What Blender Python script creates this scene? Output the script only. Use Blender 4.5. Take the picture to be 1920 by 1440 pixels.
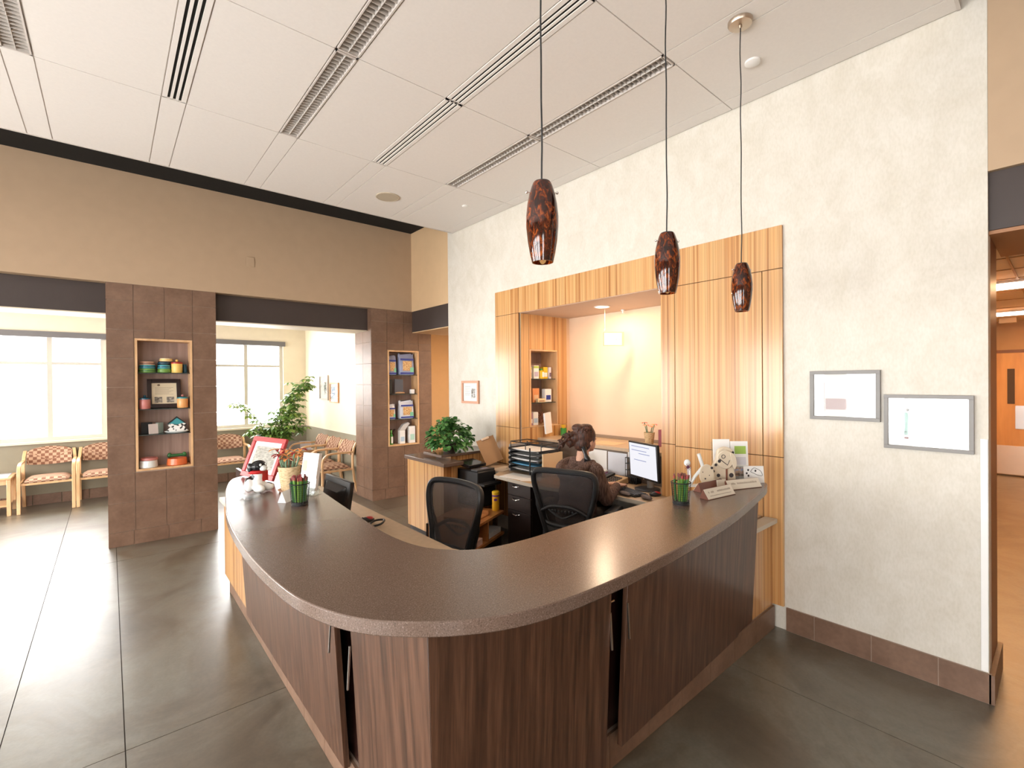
import bpy, bmesh, math, random
from mathutils import Vector, Matrix, Euler
random.seed(7)
PI = math.pi
for o in list(bpy.data.objects): bpy.data.objects.remove(o)
SC = bpy.context.scene
COL = SC.collection

# ---------------------------------------------------------------- camera
cam_data = bpy.data.cameras.new('camera'); cam = bpy.data.objects.new('camera', cam_data); COL.objects.link(cam)
yaw, pitch, roll = math.radians(40.46205759625501), math.radians(-0.29187620247628693), math.radians(-0.4824573956959235)
cyw, syw, cp, sp = math.cos(yaw), math.sin(yaw), math.cos(pitch), math.sin(pitch)
Fv = Vector((syw*cp, cyw*cp, sp)); Rv = Vector((cyw, -syw, 0)); Uv = Rv.cross(Fv)
R2 = math.cos(roll)*Rv + math.sin(roll)*Uv; U2 = -math.sin(roll)*Rv + math.cos(roll)*Uv
M = Matrix((R2, U2, -Fv)).transposed().to_4x4(); M.translation = Vector((0, 0, 1.72))
cam.matrix_world = M
cam_data.sensor_width = 36; cam_data.lens = 885.896/1920*36; cam_data.clip_start = 0.05; cam_data.clip_end = 200
SC.camera = cam
# ---------------------------------------------------------------- colour management
vs = SC.view_settings; vs.view_transform = 'Standard'; vs.look = 'None'; vs.gamma = 1; vs.use_curve_mapping = False
vs.exposure = 0.02
# ---------------------------------------------------------------- world and lights
w = bpy.data.worlds.new('world'); SC.world = w; w.use_nodes = True
w.node_tree.nodes['Background'].inputs[0].default_value = (0.93, 0.97, 1.0, 1)
w.node_tree.nodes['Background'].inputs[1].default_value = 6.0

def area(name, loc, rot, sx, sy, power, col=(1, 1, 1)):
    l = bpy.data.lights.new(name, 'AREA'); l.shape = 'RECTANGLE'; l.size = sx; l.size_y = sy; l.energy = power; l.color = col
    o = bpy.data.objects.new(name, l); COL.objects.link(o); o.location = loc; o.rotation_euler = rot
    return o
DAY = (1.0, 0.975, 0.94)
area('daylight_left', (-5.3, 1.9, 1.35), (0, -PI/2, 0), 2.3, 6.8, 660, DAY)
area('daylight_back', (-2.9, -3.9, 1.45), (PI/2, 0, 0), 2.2, 2.3, 110, DAY)
area('daylight_waiting_room', (0.3, 10.1, 1.75), (-PI/2, 0, 0), 7.0, 1.9, 620, DAY)
area('daylight_waiting_side', (-4.45, 8.0, 1.6), (0, -PI/2, 0), 2.0, 2.4, 420, DAY)

def spot(name, loc, power, angle, col, r=0.05, rot=(0, 0, 0)):
    l = bpy.data.lights.new(name, 'SPOT'); l.energy = power; l.spot_size = angle; l.spot_blend = 0.6; l.color = col; l.shadow_soft_size = r
    o = bpy.data.objects.new(name, l); COL.objects.link(o); o.location = loc; o.rotation_euler = rot
    return o
WARM = (1.0, 0.66, 0.36)
_a = area('downlight_lamp', (3.905, 3.124, 2.478), (0, 0, 0), 0.134, 0.134, 14, (1.0, 0.72, 0.48)); _a.data.shape = 'DISK'
area('corridor_lamp_near', (7.1, 0.5, 2.66), (0, 0, 0), 0.5, 1.6, 170, (1.0, 0.48, 0.15))
area('corridor_lamp_far', (10.2, 0.5, 2.66), (0, 0, 0), 0.5, 1.6, 170, (1.0, 0.48, 0.15))
area('hallway_lamp', (5.2, 5.95, 2.7), (0, 0, 0), 0.8, 0.8, 60, (1.0, 0.62, 0.3))

# ---------------------------------------------------------------- materials
def newmat(name):
    m = bpy.data.materials.new(name); m.use_nodes = True
    nt = m.node_tree; return m, nt, nt.nodes['Principled BSDF']
def setp(b, **k):
    for n, v in k.items():
        n = n.replace('_', ' ')
        if n in b.inputs: b.inputs[n].default_value = v
def c4(c): return (c[0], c[1], c[2], 1)
def plain(name, col, rough=0.5, metal=0.0, coat=0.0, emit=None, es=0, var=0.0, vs_=8.0, alpha=1, trans=0, ior=1.45, spec=0.5):
    m, nt, b = newmat(name)
    setp(b, Roughness=rough, Metallic=metal, Coat_Weight=coat, Alpha=alpha, Transmission_Weight=trans, IOR=ior, Specular_IOR_Level=spec)
    tc = nt.nodes.new('ShaderNodeTexCoord'); nz = nt.nodes.new('ShaderNodeTexNoise'); nz.inputs['Scale'].default_value = vs_
    nt.links.new(tc.outputs['Object'], nz.inputs['Vector'])
    rp = nt.nodes.new('ShaderNodeValToRGB')
    v = max(var, 0.015)
    rp.color_ramp.elements[0].color = c4([x*(1-v) for x in col]); rp.color_ramp.elements[1].color = c4([min(1, x*(1+v)) for x in col])
    rp.color_ramp.elements[0].position = 0.3; rp.color_ramp.elements[1].position = 0.7
    nt.links.new(nz.outputs['Fac'], rp.inputs[0]); nt.links.new(rp.outputs[0], b.inputs['Base Color'])
    if emit: setp(b, Emission_Color=c4(emit), Emission_Strength=es)
    return m
def noise_node(nt, scale, vec_scale=(1, 1, 1), detail=2, coord='Object', rough=0.5, dist=0):
    tc = nt.nodes.new('ShaderNodeTexCoord'); mp = nt.nodes.new('ShaderNodeMapping'); mp.inputs['Scale'].default_value = vec_scale
    nz = nt.nodes.new('ShaderNodeTexNoise'); nz.inputs['Scale'].default_value = scale; nz.inputs['Detail'].default_value = detail
    nz.inputs['Roughness'].default_value = rough; nz.inputs['Distortion'].default_value = dist
    nt.links.new(tc.outputs[coord], mp.inputs[0]); nt.links.new(mp.outputs[0], nz.inputs['Vector'])
    return nz
def ramp(nt, src, stops):
    r = nt.nodes.new('ShaderNodeValToRGB'); e = r.color_ramp.elements
    e[0].position, e[0].color = stops[0][0], c4(stops[0][1]); e[1].position, e[1].color = stops[-1][0], c4(stops[-1][1])
    for p, c in stops[1:-1]:
        x = e.new(p); x.color = c4(c)
    nt.links.new(src, r.inputs[0]); return r
def mixc(nt, a, b, fac, mode='MIX'):
    m = nt.nodes.new('ShaderNodeMix'); m.data_type = 'RGBA'; m.blend_type = mode
    if isinstance(fac, (int, float)): m.inputs[0].default_value = fac
    else: nt.links.new(fac, m.inputs[0])
    nt.links.new(a, m.inputs[6]); nt.links.new(b, m.inputs[7]); return m.outputs[2]
def bump(nt, b, src, strength, dist=0.01):
    bp = nt.nodes.new('ShaderNodeBump'); bp.inputs['Strength'].default_value = strength; bp.inputs['Distance'].default_value = dist
    nt.links.new(src, bp.inputs['Height']); nt.links.new(bp.outputs[0], b.inputs['Normal'])

def wood(name, stops, sx=26, sz=0.5, rough=0.35, coat=0.25, dist=0.6, fine=0.5):
    m, nt, b = newmat(name)
    n1 = noise_node(nt, 1.0, (sx, sx, sz), 3, dist=dist*0.3); n2 = noise_node(nt, 1.0, (sx*4.2, sx*4.2, sz*3), 2)
    r1 = ramp(nt, n1.outputs['Fac'], stops)
    r2 = ramp(nt, n2.outputs['Fac'], [(0.35, (1-fine*0.5,)*3), (0.62, (1, 1, 1))])
    o = mixc(nt, r1.outputs[0], r2.outputs[0], 1.0, 'MULTIPLY')
    nt.links.new(o, b.inputs['Base Color']); setp(b, Roughness=rough, Coat_Weight=coat, Coat_Roughness=0.15)
    return m
ZEBRA = wood('zebra_wood', [(0.32, (0.34, 0.135, 0.035)), (0.41, (0.54, 0.25, 0.08)), (0.50, (0.64, 0.345, 0.13)), (0.62, (0.70, 0.41, 0.17)), (0.72, (0.58, 0.29, 0.10))], 34, 0.22, 0.30, 0.5, fine=0.55)
WENGE = wood('dark_wenge_wood', [(0.30, (0.050, 0.023, 0.013)), (0.5, (0.098, 0.045, 0.025)), (0.70, (0.150, 0.072, 0.042))], 48, 0.5, 0.36, 0.12, fine=0.5)
BEECH = wood('beech_wood', [(0.3, (0.60, 0.33, 0.15)), (0.6, (0.74, 0.46, 0.24)), (0.8, (0.68, 0.40, 0.19))], 9, 2.0, 0.35, 0.3, fine=0.15)
OAKFR = wood('oak_frame_wood', [(0.3, (0.56, 0.32, 0.15)), (0.6, (0.72, 0.45, 0.24)), (0.8, (0.64, 0.38, 0.19))], 9, 2.0, 0.4, 0.2, fine=0.15)
NICHEBACK = wood('niche_back_veneer', [(0.3, (0.26, 0.17, 0.14)), (0.6, (0.36, 0.25, 0.21)), (0.8, (0.31, 0.21, 0.17))], 14, 0.8, 0.5, 0.0, fine=0.2)
DOORWOOD = wood('maple_door_wood', [(0.3, (0.58, 0.30, 0.10)), (0.6, (0.72, 0.42, 0.16)), (0.8, (0.65, 0.36, 0.12))], 5, 0.8, 0.4, 0.2, fine=0.1)
BLACKDRAWER = plain('espresso_laminate', (0.022, 0.012, 0.010), 0.35)

def concrete():
    m, nt, b = newmat('polished_concrete')
    n1 = noise_node(nt, 1.3, (1, 1, 1), 6, rough=0.62, dist=0.8); n2 = noise_node(nt, 9, (1, 1, 1), 6, rough=0.7, dist=0.4); n3 = noise_node(nt, 60, (1, 1, 1), 2)
    a = ramp(nt, n1.outputs['Fac'], [(0.32, (0.075, 0.056, 0.034)), (0.46, (0.125, 0.102, 0.070)), (0.56, (0.165, 0.152, 0.118)), (0.68, (0.125, 0.092, 0.055))])
    c = ramp(nt, n2.outputs['Fac'], [(0.3, (0.78, 0.78, 0.78)), (0.65, (1.10, 1.10, 1.10))])
    d = ramp(nt, n3.outputs['Fac'], [(0.35, (0.9, 0.9, 0.9)), (0.6, (1, 1, 1))])
    o = mixc(nt, mixc(nt, a.outputs[0], c.outputs[0], 1.0, 'MULTIPLY'), d.outputs[0], 1.0, 'MULTIPLY')
    nt.links.new(o, b.inputs['Base Color'])
    r = ramp(nt, n2.outputs['Fac'], [(0.3, (0.40, 0.40, 0.40)), (0.7, (0.50, 0.50, 0.50))]); nt.links.new(r.outputs[0], b.inputs['Roughness'])
    setp(b, Coat_Weight=0.6, Coat_Roughness=0.30, Specular_IOR_Level=0.8)
    return m
CONCRETE = concrete()
def tile_mat():
    m, nt, b = newmat('brown_porcelain_tile')
    n1 = noise_node(nt, 5, (1, 1, 1), 5, rough=0.6); n2 = noise_node(nt, 40, (1, 1, 1), 3)
    a = ramp(nt, n1.outputs['Fac'], [(0.32, (0.150, 0.082, 0.050)), (0.7, (0.215, 0.126, 0.082))])
    c = ramp(nt, n2.outputs['Fac'], [(0.3, (0.93,)*3), (0.7, (1.05,)*3)])
    nt.links.new(mixc(nt, a.outputs[0], c.outputs[0], 1.0, 'MULTIPLY'), b.inputs['Base Color'])
    setp(b, Roughness=0.42, Specular_IOR_Level=0.5)
    bump(nt, b, n2.outputs['Fac'], 0.12, 0.003)
    return m
TILE = tile_mat()
GROUT = plain('grout', (0.36, 0.27, 0.215), 0.8, var=0.05)
def wallpaper():
    m, nt, b = newmat('cream_wallpaper')
    n1 = noise_node(nt, 7, (1, 1, 0.7), 5, rough=0.65, dist=0.5); n2 = noise_node(nt, 90, (1, 1, 0.45), 3)
    a = ramp(nt, n1.outputs['Fac'], [(0.34, (0.60, 0.56, 0.485)), (0.62, (0.655, 0.62, 0.555))])
    c = ramp(nt, n2.outputs['Fac'], [(0.3, (0.95, 0.95, 0.93)), (0.6, (1.02, 1.02, 1.02))])
    nt.links.new(mixc(nt, a.outputs[0], c.outputs[0], 1.0, 'MULTIPLY'), b.inputs['Base Color']); setp(b, Roughness=0.55)
    return m
WALLPAPER = wallpaper()
TAN = plain('tan_wall_paint', (0.45, 0.32, 0.208), 0.65, var=0.02)
TANWARM = plain('warm_tan_paint', (0.62, 0.43, 0.25), 0.65, var=0.02)
CREAM = plain('cream_wall_paint', (0.70, 0.61, 0.47), 0.6, var=0.02)
OLIVE = plain('olive_wainscot_paint', (0.235, 0.205, 0.145), 0.6, var=0.03)
BEAM = plain('charcoal_beam_paint', (0.050, 0.036, 0.032), 0.5, var=0.03)
BLACKVOID = plain('black_ceiling_paint', (0.006, 0.005, 0.004), 0.9)
CEIL = plain('ceiling_panel_white', (0.77, 0.73, 0.69), 0.7, var=0.01, vs_=60)
CEILBAR = plain('ceiling_grid_bar', (0.62, 0.57, 0.53), 0.45)
CEILREV = plain('ceiling_reveal', (0.30, 0.25, 0.22), 0.8)
def solid_surface(name, lo, mid, hi, rough=0.24):
    m, nt, b = newmat(name)
    n1 = noise_node(nt, 260, (1, 1, 1), 2); n2 = noise_node(nt, 3, (1, 1, 1), 3)
    a = ramp(nt, n1.outputs['Fac'], [(0.32, lo), (0.48, mid), (0.60, mid), (0.72, hi)])
    c = ramp(nt, n2.outputs['Fac'], [(0.3, (0.95,)*3), (0.7, (1.04,)*3)])
    nt.links.new(mixc(nt, a.outputs[0], c.outputs[0], 1.0, 'MULTIPLY'), b.inputs['Base Color'])
    setp(b, Roughness=rough, Specular_IOR_Level=0.5, Coat_Weight=0.1, Coat_Roughness=0.25)
    return m
COUNTER = solid_surface('brown_solid_surface', (0.095, 0.062, 0.047), (0.150, 0.102, 0.079), (0.25, 0.185, 0.155))
LAM = plain('beige_laminate', (0.52, 0.38, 0.25), 0.4, var=0.05, vs_=30)
LAMEDGE = plain('grey_beige_edge', (0.55, 0.49, 0.40), 0.45)
WHITE = plain('white_plastic', (0.80, 0.79, 0.77), 0.4)
PAPER = plain('white_paper', (0.82, 0.82, 0.81), 0.6)
BLACK = plain('black_plastic', (0.018, 0.019, 0.021), 0.38)
BLACKG = plain('gloss_black_plastic', (0.012, 0.012, 0.014), 0.16)
DGREY = plain('dark_grey_plastic', (0.06, 0.06, 0.065), 0.4)
GREY = plain('mid_grey_plastic', (0.28, 0.28, 0.29), 0.4)
STEEL = plain('brushed_steel', (0.62, 0.60, 0.58), 0.28, metal=1.0)
CHROME = plain('polished_chrome', (0.8, 0.8, 0.8), 0.12, metal=1.0)
NICKEL = plain('satin_nickel', (0.52, 0.44, 0.36), 0.33, metal=1.0)
GLASS_SHELF = plain('smoked_shelf_glass', (0.05, 0.07, 0.07), 0.08, alpha=0.8)
def glass_pane():
    m, nt, b = newmat('window_glass')
    out = nt.nodes['Material Output']; tr = nt.nodes.new('ShaderNodeBsdfTransparent'); gl = nt.nodes.new('ShaderNodeBsdfGlossy')
    gl.inputs['Roughness'].default_value = 0.02; mx = nt.nodes.new('ShaderNodeMixShader'); mx.inputs[0].default_value = 0.05
    nt.links.new(tr.outputs[0], mx.inputs[1]); nt.links.new(gl.outputs[0], mx.inputs[2]); nt.links.new(mx.outputs[0], out.inputs[0])
    return m
GLASS = glass_pane()
def acrylic():
    m, nt, b = newmat('clear_acrylic')
    out = nt.nodes['Material Output']; tr = nt.nodes.new('ShaderNodeBsdfTransparent'); tr.inputs[0].default_value = (0.93, 0.95, 0.95, 1)
    gl = nt.nodes.new('ShaderNodeBsdfGlossy'); gl.inputs['Roughness'].default_value = 0.05
    mx = nt.nodes.new('ShaderNodeMixShader'); mx.inputs[0].default_value = 0.16
    nt.links.new(tr.outputs[0], mx.inputs[1]); nt.links.new(gl.outputs[0], mx.inputs[2]); nt.links.new(mx.outputs[0], out.inputs[0])
    return m
ACRYL = acrylic()
def mesh_fabric():
    m, nt, b = newmat('black_chair_mesh')
    out = nt.nodes['Material Output']; tr = nt.nodes.new('ShaderNodeBsdfTransparent'); mx = nt.nodes.new('ShaderNodeMixShader'); mx.inputs[0].default_value = 0.66
    setp(b, Base_Color=(0.055, 0.045, 0.045, 1), Roughness=0.5, Sheen_Weight=0.25)
    nt.links.new(tr.outputs[0], mx.inputs[1]); nt.links.new(b.outputs[0], mx.inputs[2]); nt.links.new(mx.outputs[0], out.inputs[0])
    return m
MESHF = mesh_fabric()
def tortoise():
    m, nt, b = newmat('tortoiseshell_glass')
    n = noise_node(nt, 55, (1, 1, 0.45), 5, rough=0.7, dist=1.2)
    r = ramp(nt, n.outputs['Fac'], [(0.40, (0.012, 0.004, 0.003)), (0.52, (0.055, 0.010, 0.004)), (0.60, (0.21, 0.045, 0.008)), (0.72, (0.36, 0.085, 0.012))])
    nt.links.new(r.outputs[0], b.inputs['Base Color']); nt.links.new(r.outputs[0], b.inputs['Emission Color'])
    setp(b, Roughness=0.08, Coat_Weight=0.35, Coat_Roughness=0.03, Emission_Strength=0.10, Specular_IOR_Level=0.4)
    return m
TORT = tortoise()
def checker_fabric():
    m, nt, b = newmat('checkered_upholstery')
    tc = nt.nodes.new('ShaderNodeTexCoord'); mp = nt.nodes.new('ShaderNodeMapping'); nt.links.new(tc.outputs['Object'], mp.inputs[0])
    ck = nt.nodes.new('ShaderNodeTexChecker'); ck.inputs['Scale'].default_value = 25
    mp.inputs['Location'].default_value = (0.013, 0.031, 0.017)
    ck.inputs['Color1'].default_value = (0.24, 0.11, 0.065, 1); ck.inputs['Color2'].default_value = (0.52, 0.34, 0.23, 1)
    nt.links.new(mp.outputs[0], ck.inputs[0])
    ck2 = nt.nodes.new('ShaderNodeTexChecker'); ck2.inputs['Scale'].default_value = 100
    ck2.inputs['Color1'].default_value = (1, 1, 1, 1); ck2.inputs['Color2'].default_value = (0.80, 0.72, 0.66, 1); nt.links.new(mp.outputs[0], ck2.inputs[0])
    nt.links.new(mixc(nt, ck.outputs[0], ck2.outputs[0], 0.6, 'MULTIPLY'), b.inputs['Base Color']); setp(b, Roughness=0.85)
    return m
CHECK = checker_fabric()
def leafmat(name, a, c):
    m, nt, b = newmat(name); n = noise_node(nt, 9, (1, 1, 1), 2); r = ramp(nt, n.outputs['Fac'], [(0.3, a), (0.7, c)])
    nt.links.new(r.outputs[0], b.inputs['Base Color']); setp(b, Roughness=0.35, Specular_IOR_Level=0.6, Transmission_Weight=0.0)
    return m
LEAF = leafmat('green_leaf', (0.07, 0.17, 0.03), (0.22, 0.36, 0.09))
LEAFY = leafmat('yellow_green_leaf', (0.10, 0.22, 0.03), (0.42, 0.52, 0.12))
IVY = leafmat('ivy_leaf', (0.03, 0.13, 0.025), (0.14, 0.34, 0.10))
STEMM = plain('plant_stem', (0.12, 0.16, 0.04), 0.6)
def ramp_tex(name, stops, scale=(20, 20, 20), rough=0.5, detail=2, dist=0):
    m, nt, b = newmat(name); n = noise_node(nt, 1, scale, detail, dist=dist); r = ramp(nt, n.outputs['Fac'], stops)
    nt.links.new(r.outputs[0], b.inputs['Base Color']); setp(b, Roughness=rough); return m
SPOTTED = ramp_tex('black_spotted_white', [(0.0, (0.03, 0.03, 0.03)), (0.41, (0.03, 0.03, 0.03)), (0.43, (0.80, 0.78, 0.74)), (1, (0.8, 0.78, 0.74))], (26, 26, 26), 0.3, 1)
HAIR = ramp_tex('dark_brown_hair', [(0.35, (0.014, 0.005, 0.003)), (0.65, (0.10, 0.033, 0.016))], (110, 110, 22), 0.6, 3)
SKIN = plain('skin', (0.60, 0.33, 0.22), 0.5, var=0.03)
HOODIE = ramp_tex('brown_knit_hoodie', [(0.35, (0.065, 0.034, 0.026)), (0.62, (0.165, 0.098, 0.076))], (120, 120, 14), 0.9, 1)
TROUS = plain('dark_trousers', (0.025, 0.017, 0.015), 0.8)
_cache = {}
def colm(name, col, rough=0.45, **k):
    if name not in _cache: _cache[name] = plain(name, col, rough, **k)
    return _cache[name]
RED = colm('red_paint', (0.45, 0.02, 0.02), 0.3)
REDFRAME = colm('cherry_red_frame', (0.42, 0.045, 0.05), 0.3)
ORANGE = colm('orange_glaze', (0.70, 0.16, 0.05), 0.25)
BLUE = colm('royal_blue', (0.02, 0.04, 0.28), 0.35)
GREEN = colm('green_plastic', (0.05, 0.28, 0.05), 0.35)
YELLOW = colm('yellow_plastic', (0.80, 0.52, 0.02), 0.3)
CLAY = colm('terracotta_saucer', (0.62, 0.36, 0.25), 0.5)
WICKER = ramp_tex('birch_bark_pot', [(0.3, (0.40, 0.27, 0.13)), (0.6, (0.68, 0.53, 0.32)), (0.8, (0.55, 0.40, 0.22))], (60, 60, 160), 0.7, 3)

# ---------------------------------------------------------------- mesh helpers
def BM(): return bmesh.new()
def bx(bm, x0, x1, y0, y1, z0, z1, mtx=None):
    vs_ = [bm.verts.new(p) for p in ((x0, y0, z0), (x1, y0, z0), (x1, y1, z0), (x0, y1, z0), (x0, y0, z1), (x1, y0, z1), (x1, y1, z1), (x0, y1, z1))]
    for f in ((0, 3, 2, 1), (4, 5, 6, 7), (0, 1, 5, 4), (1, 2, 6, 5), (2, 3, 7, 6), (3, 0, 4, 7)): bm.faces.new([vs_[i] for i in f])
    if mtx is not None: bmesh.ops.transform(bm, matrix=mtx, verts=vs_)
    return bm
def box(x0, x1, y0, y1, z0, z1, mtx=None): return bx(BM(), x0, x1, y0, y1, z0, z1, mtx)
def cb(bm, c, s, rz=0, rx=0, ry=0):   # centred box
    m = Matrix.Translation(c) @ Euler((rx, ry, rz)).to_matrix().to_4x4()
    return bx(bm, -s[0]/2, s[0]/2, -s[1]/2, s[1]/2, -s[2]/2, s[2]/2, m)
def prism(bm, pts, z0, z1, mtx=None):
    a = sum(pts[i][0]*pts[(i+1) % len(pts)][1]-pts[(i+1) % len(pts)][0]*pts[i][1] for i in range(len(pts)))
    if a < 0: pts = pts[::-1]
    lo = [bm.verts.new((p[0], p[1], z0)) for p in pts]; hi = [bm.verts.new((p[0], p[1], z1)) for p in pts]
    bm.faces.new(lo[::-1]); bm.faces.new(hi)
    n = len(pts)
    for i in range(n): bm.faces.new((lo[i], lo[(i+1) % n], hi[(i+1) % n], hi[i]))
    if mtx is not None: bmesh.ops.transform(bm, matrix=mtx, verts=lo+hi)
    return bm
def lathe(bm, prof, seg=24, mtx=None, sx=1, sy=1):
    rings = []; allv = []
    for r, z in prof:
        if r < 1e-6: v = [bm.verts.new((0, 0, z))]
        else: v = [bm.verts.new((r*sx*math.cos(2*PI*i/seg), r*sy*math.sin(2*PI*i/seg), z)) for i in range(seg)]
        rings.append(v); allv += v
    for a, b in zip(rings, rings[1:]):
        for i in range(seg):
            j = (i+1) % seg
            if len(a) == 1 and len(b) > 1: bm.faces.new((a[0], b[i], b[j]))
            elif len(b) == 1 and len(a) > 1: bm.faces.new((a[i], a[j], b[0]))
            elif len(a) > 1: bm.faces.new((a[i], a[j], b[j], b[i]))
    if len(rings[0]) > 1: bm.faces.new(rings[0][::-1])
    if len(rings[-1]) > 1: bm.faces.new(rings[-1])
    if mtx is not None: bmesh.ops.transform(bm, matrix=mtx, verts=allv)
    return bm
def tube(bm, pts, rad, seg=10, closed=False, flat=1.0):
    pts = [Vector(p) for p in pts]; n = len(pts)
    rad = rad if isinstance(rad, (list, tuple)) else [rad]*n
    rings = []; up = None
    for i, p in enumerate(pts):
        if closed: t = (pts[(i+1) % n]-pts[i-1]).normalized()
        else: t = (pts[min(i+1, n-1)]-pts[max(i-1, 0)]).normalized()
        if up is None:
            up = Vector((0, 0, 1)) if abs(t.z) < 0.9 else Vector((1, 0, 0))
        s = t.cross(up).normalized(); u = s.cross(t).normalized(); up = u
        rings.append([bm.verts.new(p + (s*math.cos(2*PI*k/seg)*flat + u*math.sin(2*PI*k/seg))*rad[i]) for k in range(seg)])
    m = n if closed else n-1
    for i in range(m):
        a, b = rings[i], rings[(i+1) % n]
        for k in range(seg): bm.faces.new((a[k], a[(k+1) % seg], b[(k+1) % seg], b[k]))
    if not closed: bm.faces.new(rings[0][::-1]); bm.faces.new(rings[-1])
    return bm
def ell(bm, c, r, rot=(0, 0, 0), seg=16):
    m = Matrix.Translation(c) @ Euler(rot).to_matrix().to_4x4() @ Matrix.Diagonal((r[0], r[1], r[2], 1))
    bmesh.ops.create_uvsphere(bm, u_segments=seg, v_segments=max(6, seg//2+2), radius=1, matrix=m); return bm
def smooth_curve(pts, closed=True, n=8):
    out = []; N = len(pts)
    rng = range(N) if closed else range(N-1)
    for i in rng:
        if closed: p0, p1, p2, p3 = pts[i-1], pts[i], pts[(i+1) % N], pts[(i+2) % N]
        else: p0, p1, p2, p3 = pts[max(i-1, 0)], pts[i], pts[i+1], pts[min(i+2, N-1)]
        for k in range(n):
            t = k/n
            out.append(tuple(0.5*((2*b)+(-a+c)*t+(2*a-5*b+4*c-d)*t*t+(-a+3*b-3*c+d)*t**3) for a, b, c, d in zip(p0, p1, p2, p3)))
    if not closed: out.append(tuple(pts[-1]))
    return out
def new_obj(name, bm, mat, parent=None, bevel=0, smooth=None, world=False):
    bmesh.ops.recalc_face_normals(bm, faces=bm.faces)
    if world and parent is not None: bmesh.ops.transform(bm, matrix=parent_world(parent).inverted(), verts=bm.verts)
    me = bpy.data.meshes.new(name); bm.to_mesh(me); bm.free()
    o = bpy.data.objects.new(name, me); COL.objects.link(o)
    for m in (mat if isinstance(mat, (list, tuple)) else [mat]): me.materials.append(m)
    if parent is not None: o.parent = parent
    if bevel:
        b = o.modifiers.new('bevel', 'BEVEL'); b.width = bevel; b.segments = 2; b.limit_method = 'ANGLE'; b.angle_limit = math.radians(40)
    if smooth is None: smooth = True
    if smooth:
        me.polygons.foreach_set('use_smooth', [True]*len(me.polygons))
        try: me.set_sharp_from_angle(angle=math.radians(35))
        except Exception: pass
    return o
def parent_world(p):
    m = Matrix.Translation(p.location) @ p.rotation_euler.to_matrix().to_4x4()
    if p.parent: m = parent_world(p.parent) @ m
    return m
def struct(name, bm, mat, parent=None, bevel=0, **k):
    o = new_obj(name, bm, mat, parent, bevel, **k)
    if parent is None: o['kind'] = 'structure'
    return o
def thing(name, label, cat, loc=(0, 0, 0), rz=0, group=None):
    o = bpy.data.objects.new(name, None); COL.objects.link(o); o.empty_display_size = 0.05
    o.location = loc; o.rotation_euler = (0, 0, rz); o['label'] = label; o['category'] = cat
    if group: o['group'] = group
    return o
def tag(o, label, cat, group=None):
    o['label'] = label; o['category'] = cat
    if group: o['group'] = group
    return o
def single(name, bm, mat, label, cat, group=None, bevel=0, **k):
    return tag(new_obj(name, bm, mat, None, bevel, **k), label, cat, group)
def at(bm, loc, rz=0, rx=0, ry=0):
    bmesh.ops.transform(bm, matrix=Matrix.Translation(loc) @ Euler((rx, ry, rz)).to_matrix().to_4x4(), verts=bm.verts); return bm
def dup(root, loc, rz, label, group=None):
    r = root.copy(); COL.objects.link(r); r.location = loc; r.rotation_euler = (0, 0, rz); r['label'] = label
    if group: r['group'] = group
    def rec(src, dst):
        for ch in list(src.children):
            c = ch.copy(); COL.objects.link(c); c.parent = dst; rec(ch, c)
    rec(root, r); return r
def text_bm(s, size, depth=0.001):
    cu = bpy.data.curves.new('t', 'FONT'); cu.body = s; cu.size = size; cu.extrude = depth; cu.align_x = 'CENTER'; cu.align_y = 'CENTER'
    o = bpy.data.objects.new('t', cu); COL.objects.link(o)
    dg = bpy.context.evaluated_depsgraph_get(); me = bpy.data.meshes.new_from_object(o.evaluated_get(dg))
    bm = BM(); bm.from_mesh(me); bpy.data.objects.remove(o); bpy.data.meshes.remove(me); return bm
# local frames for something flat on a wall: columns = right, up, normal
def frame_mtx(origin, right, normal):
    r = Vector(right).normalized(); n = Vector(normal).normalized(); u = n.cross(r)
    m = Matrix((r, u, n)).transposed().to_4x4(); m.translation = Vector(origin); return m

# ================================================================ SETTING
XW, YF, YG, H = 3.52, 6.513, 9.617, 3.709
ZB, ZS, ZK = 2.802, 2.488, 3.996       # beam top / soffit / black deck
# floor: slabs split by saw-cut joints
bm = BM()
xs = [-5.2, -0.411, 0.042, 2.85, 13.2]; ys = [-3.8, 2.87, 6.0, 12.0]
for i in range(4):
    for j in range(3):
        g = 0.0022
        bx(bm, xs[i]+g, xs[i+1]-g, ys[j]+g, ys[j+1]-g, -0.1, 0)
struct('floor', bm, CONCRETE)
struct('floor_joint', box(-5.2, 13.2, -3.8, 12, -0.12, -0.006), colm('joint_filler', (0.06, 0.045, 0.035), 0.8))

# ceiling cloud -------------------------------------------------
bm = BM(); gb = BM(); rv = BM()
YC, YN = 5.31, 0.375
strips = [-1.165, -0.40, 0.365, 1.115, 1.885, 2.665]
sw = 0.072
edges = [-5.1]
for c in strips: edges += [c-sw, c+sw]
edges += [3.37, 3.515]
rows = [YN, 1.592, 2.815, 4.045, YC]
rows_all = [-3.7, -2.07, -0.85, YN] + rows[1:]
for i in range(len(edges)-1):
    for j in range(len(rows_all)-1):
        y0, y1 = rows_all[j], rows_all[j+1]
        if edges[i] > 2.5 and y1 <= YN+0.001: continue
        if edges[i] < -1.3 or True:
            isstrip = (edges[i+1]-edges[i]) < 0.15
            if isstrip:
                c = round((edges[i]+edges[i+1])/2, 3); k = [round(s, 3) for s in strips].index(c) if c in [round(s, 3) for s in strips] else None
                fixture = k is not None and ((k == 1 and y0 > 4.0) is False and y0 < 4.0 and (k in (1, 2, 3, 4, 5)))
                if k == 5 and y0 < 1.5: fixture = False
                if fixture: continue
            g = 0.0035
            bx(bm, edges[i]+g, edges[i+1]-g, y0+g, y1-g, H, H+0.04)
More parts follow.
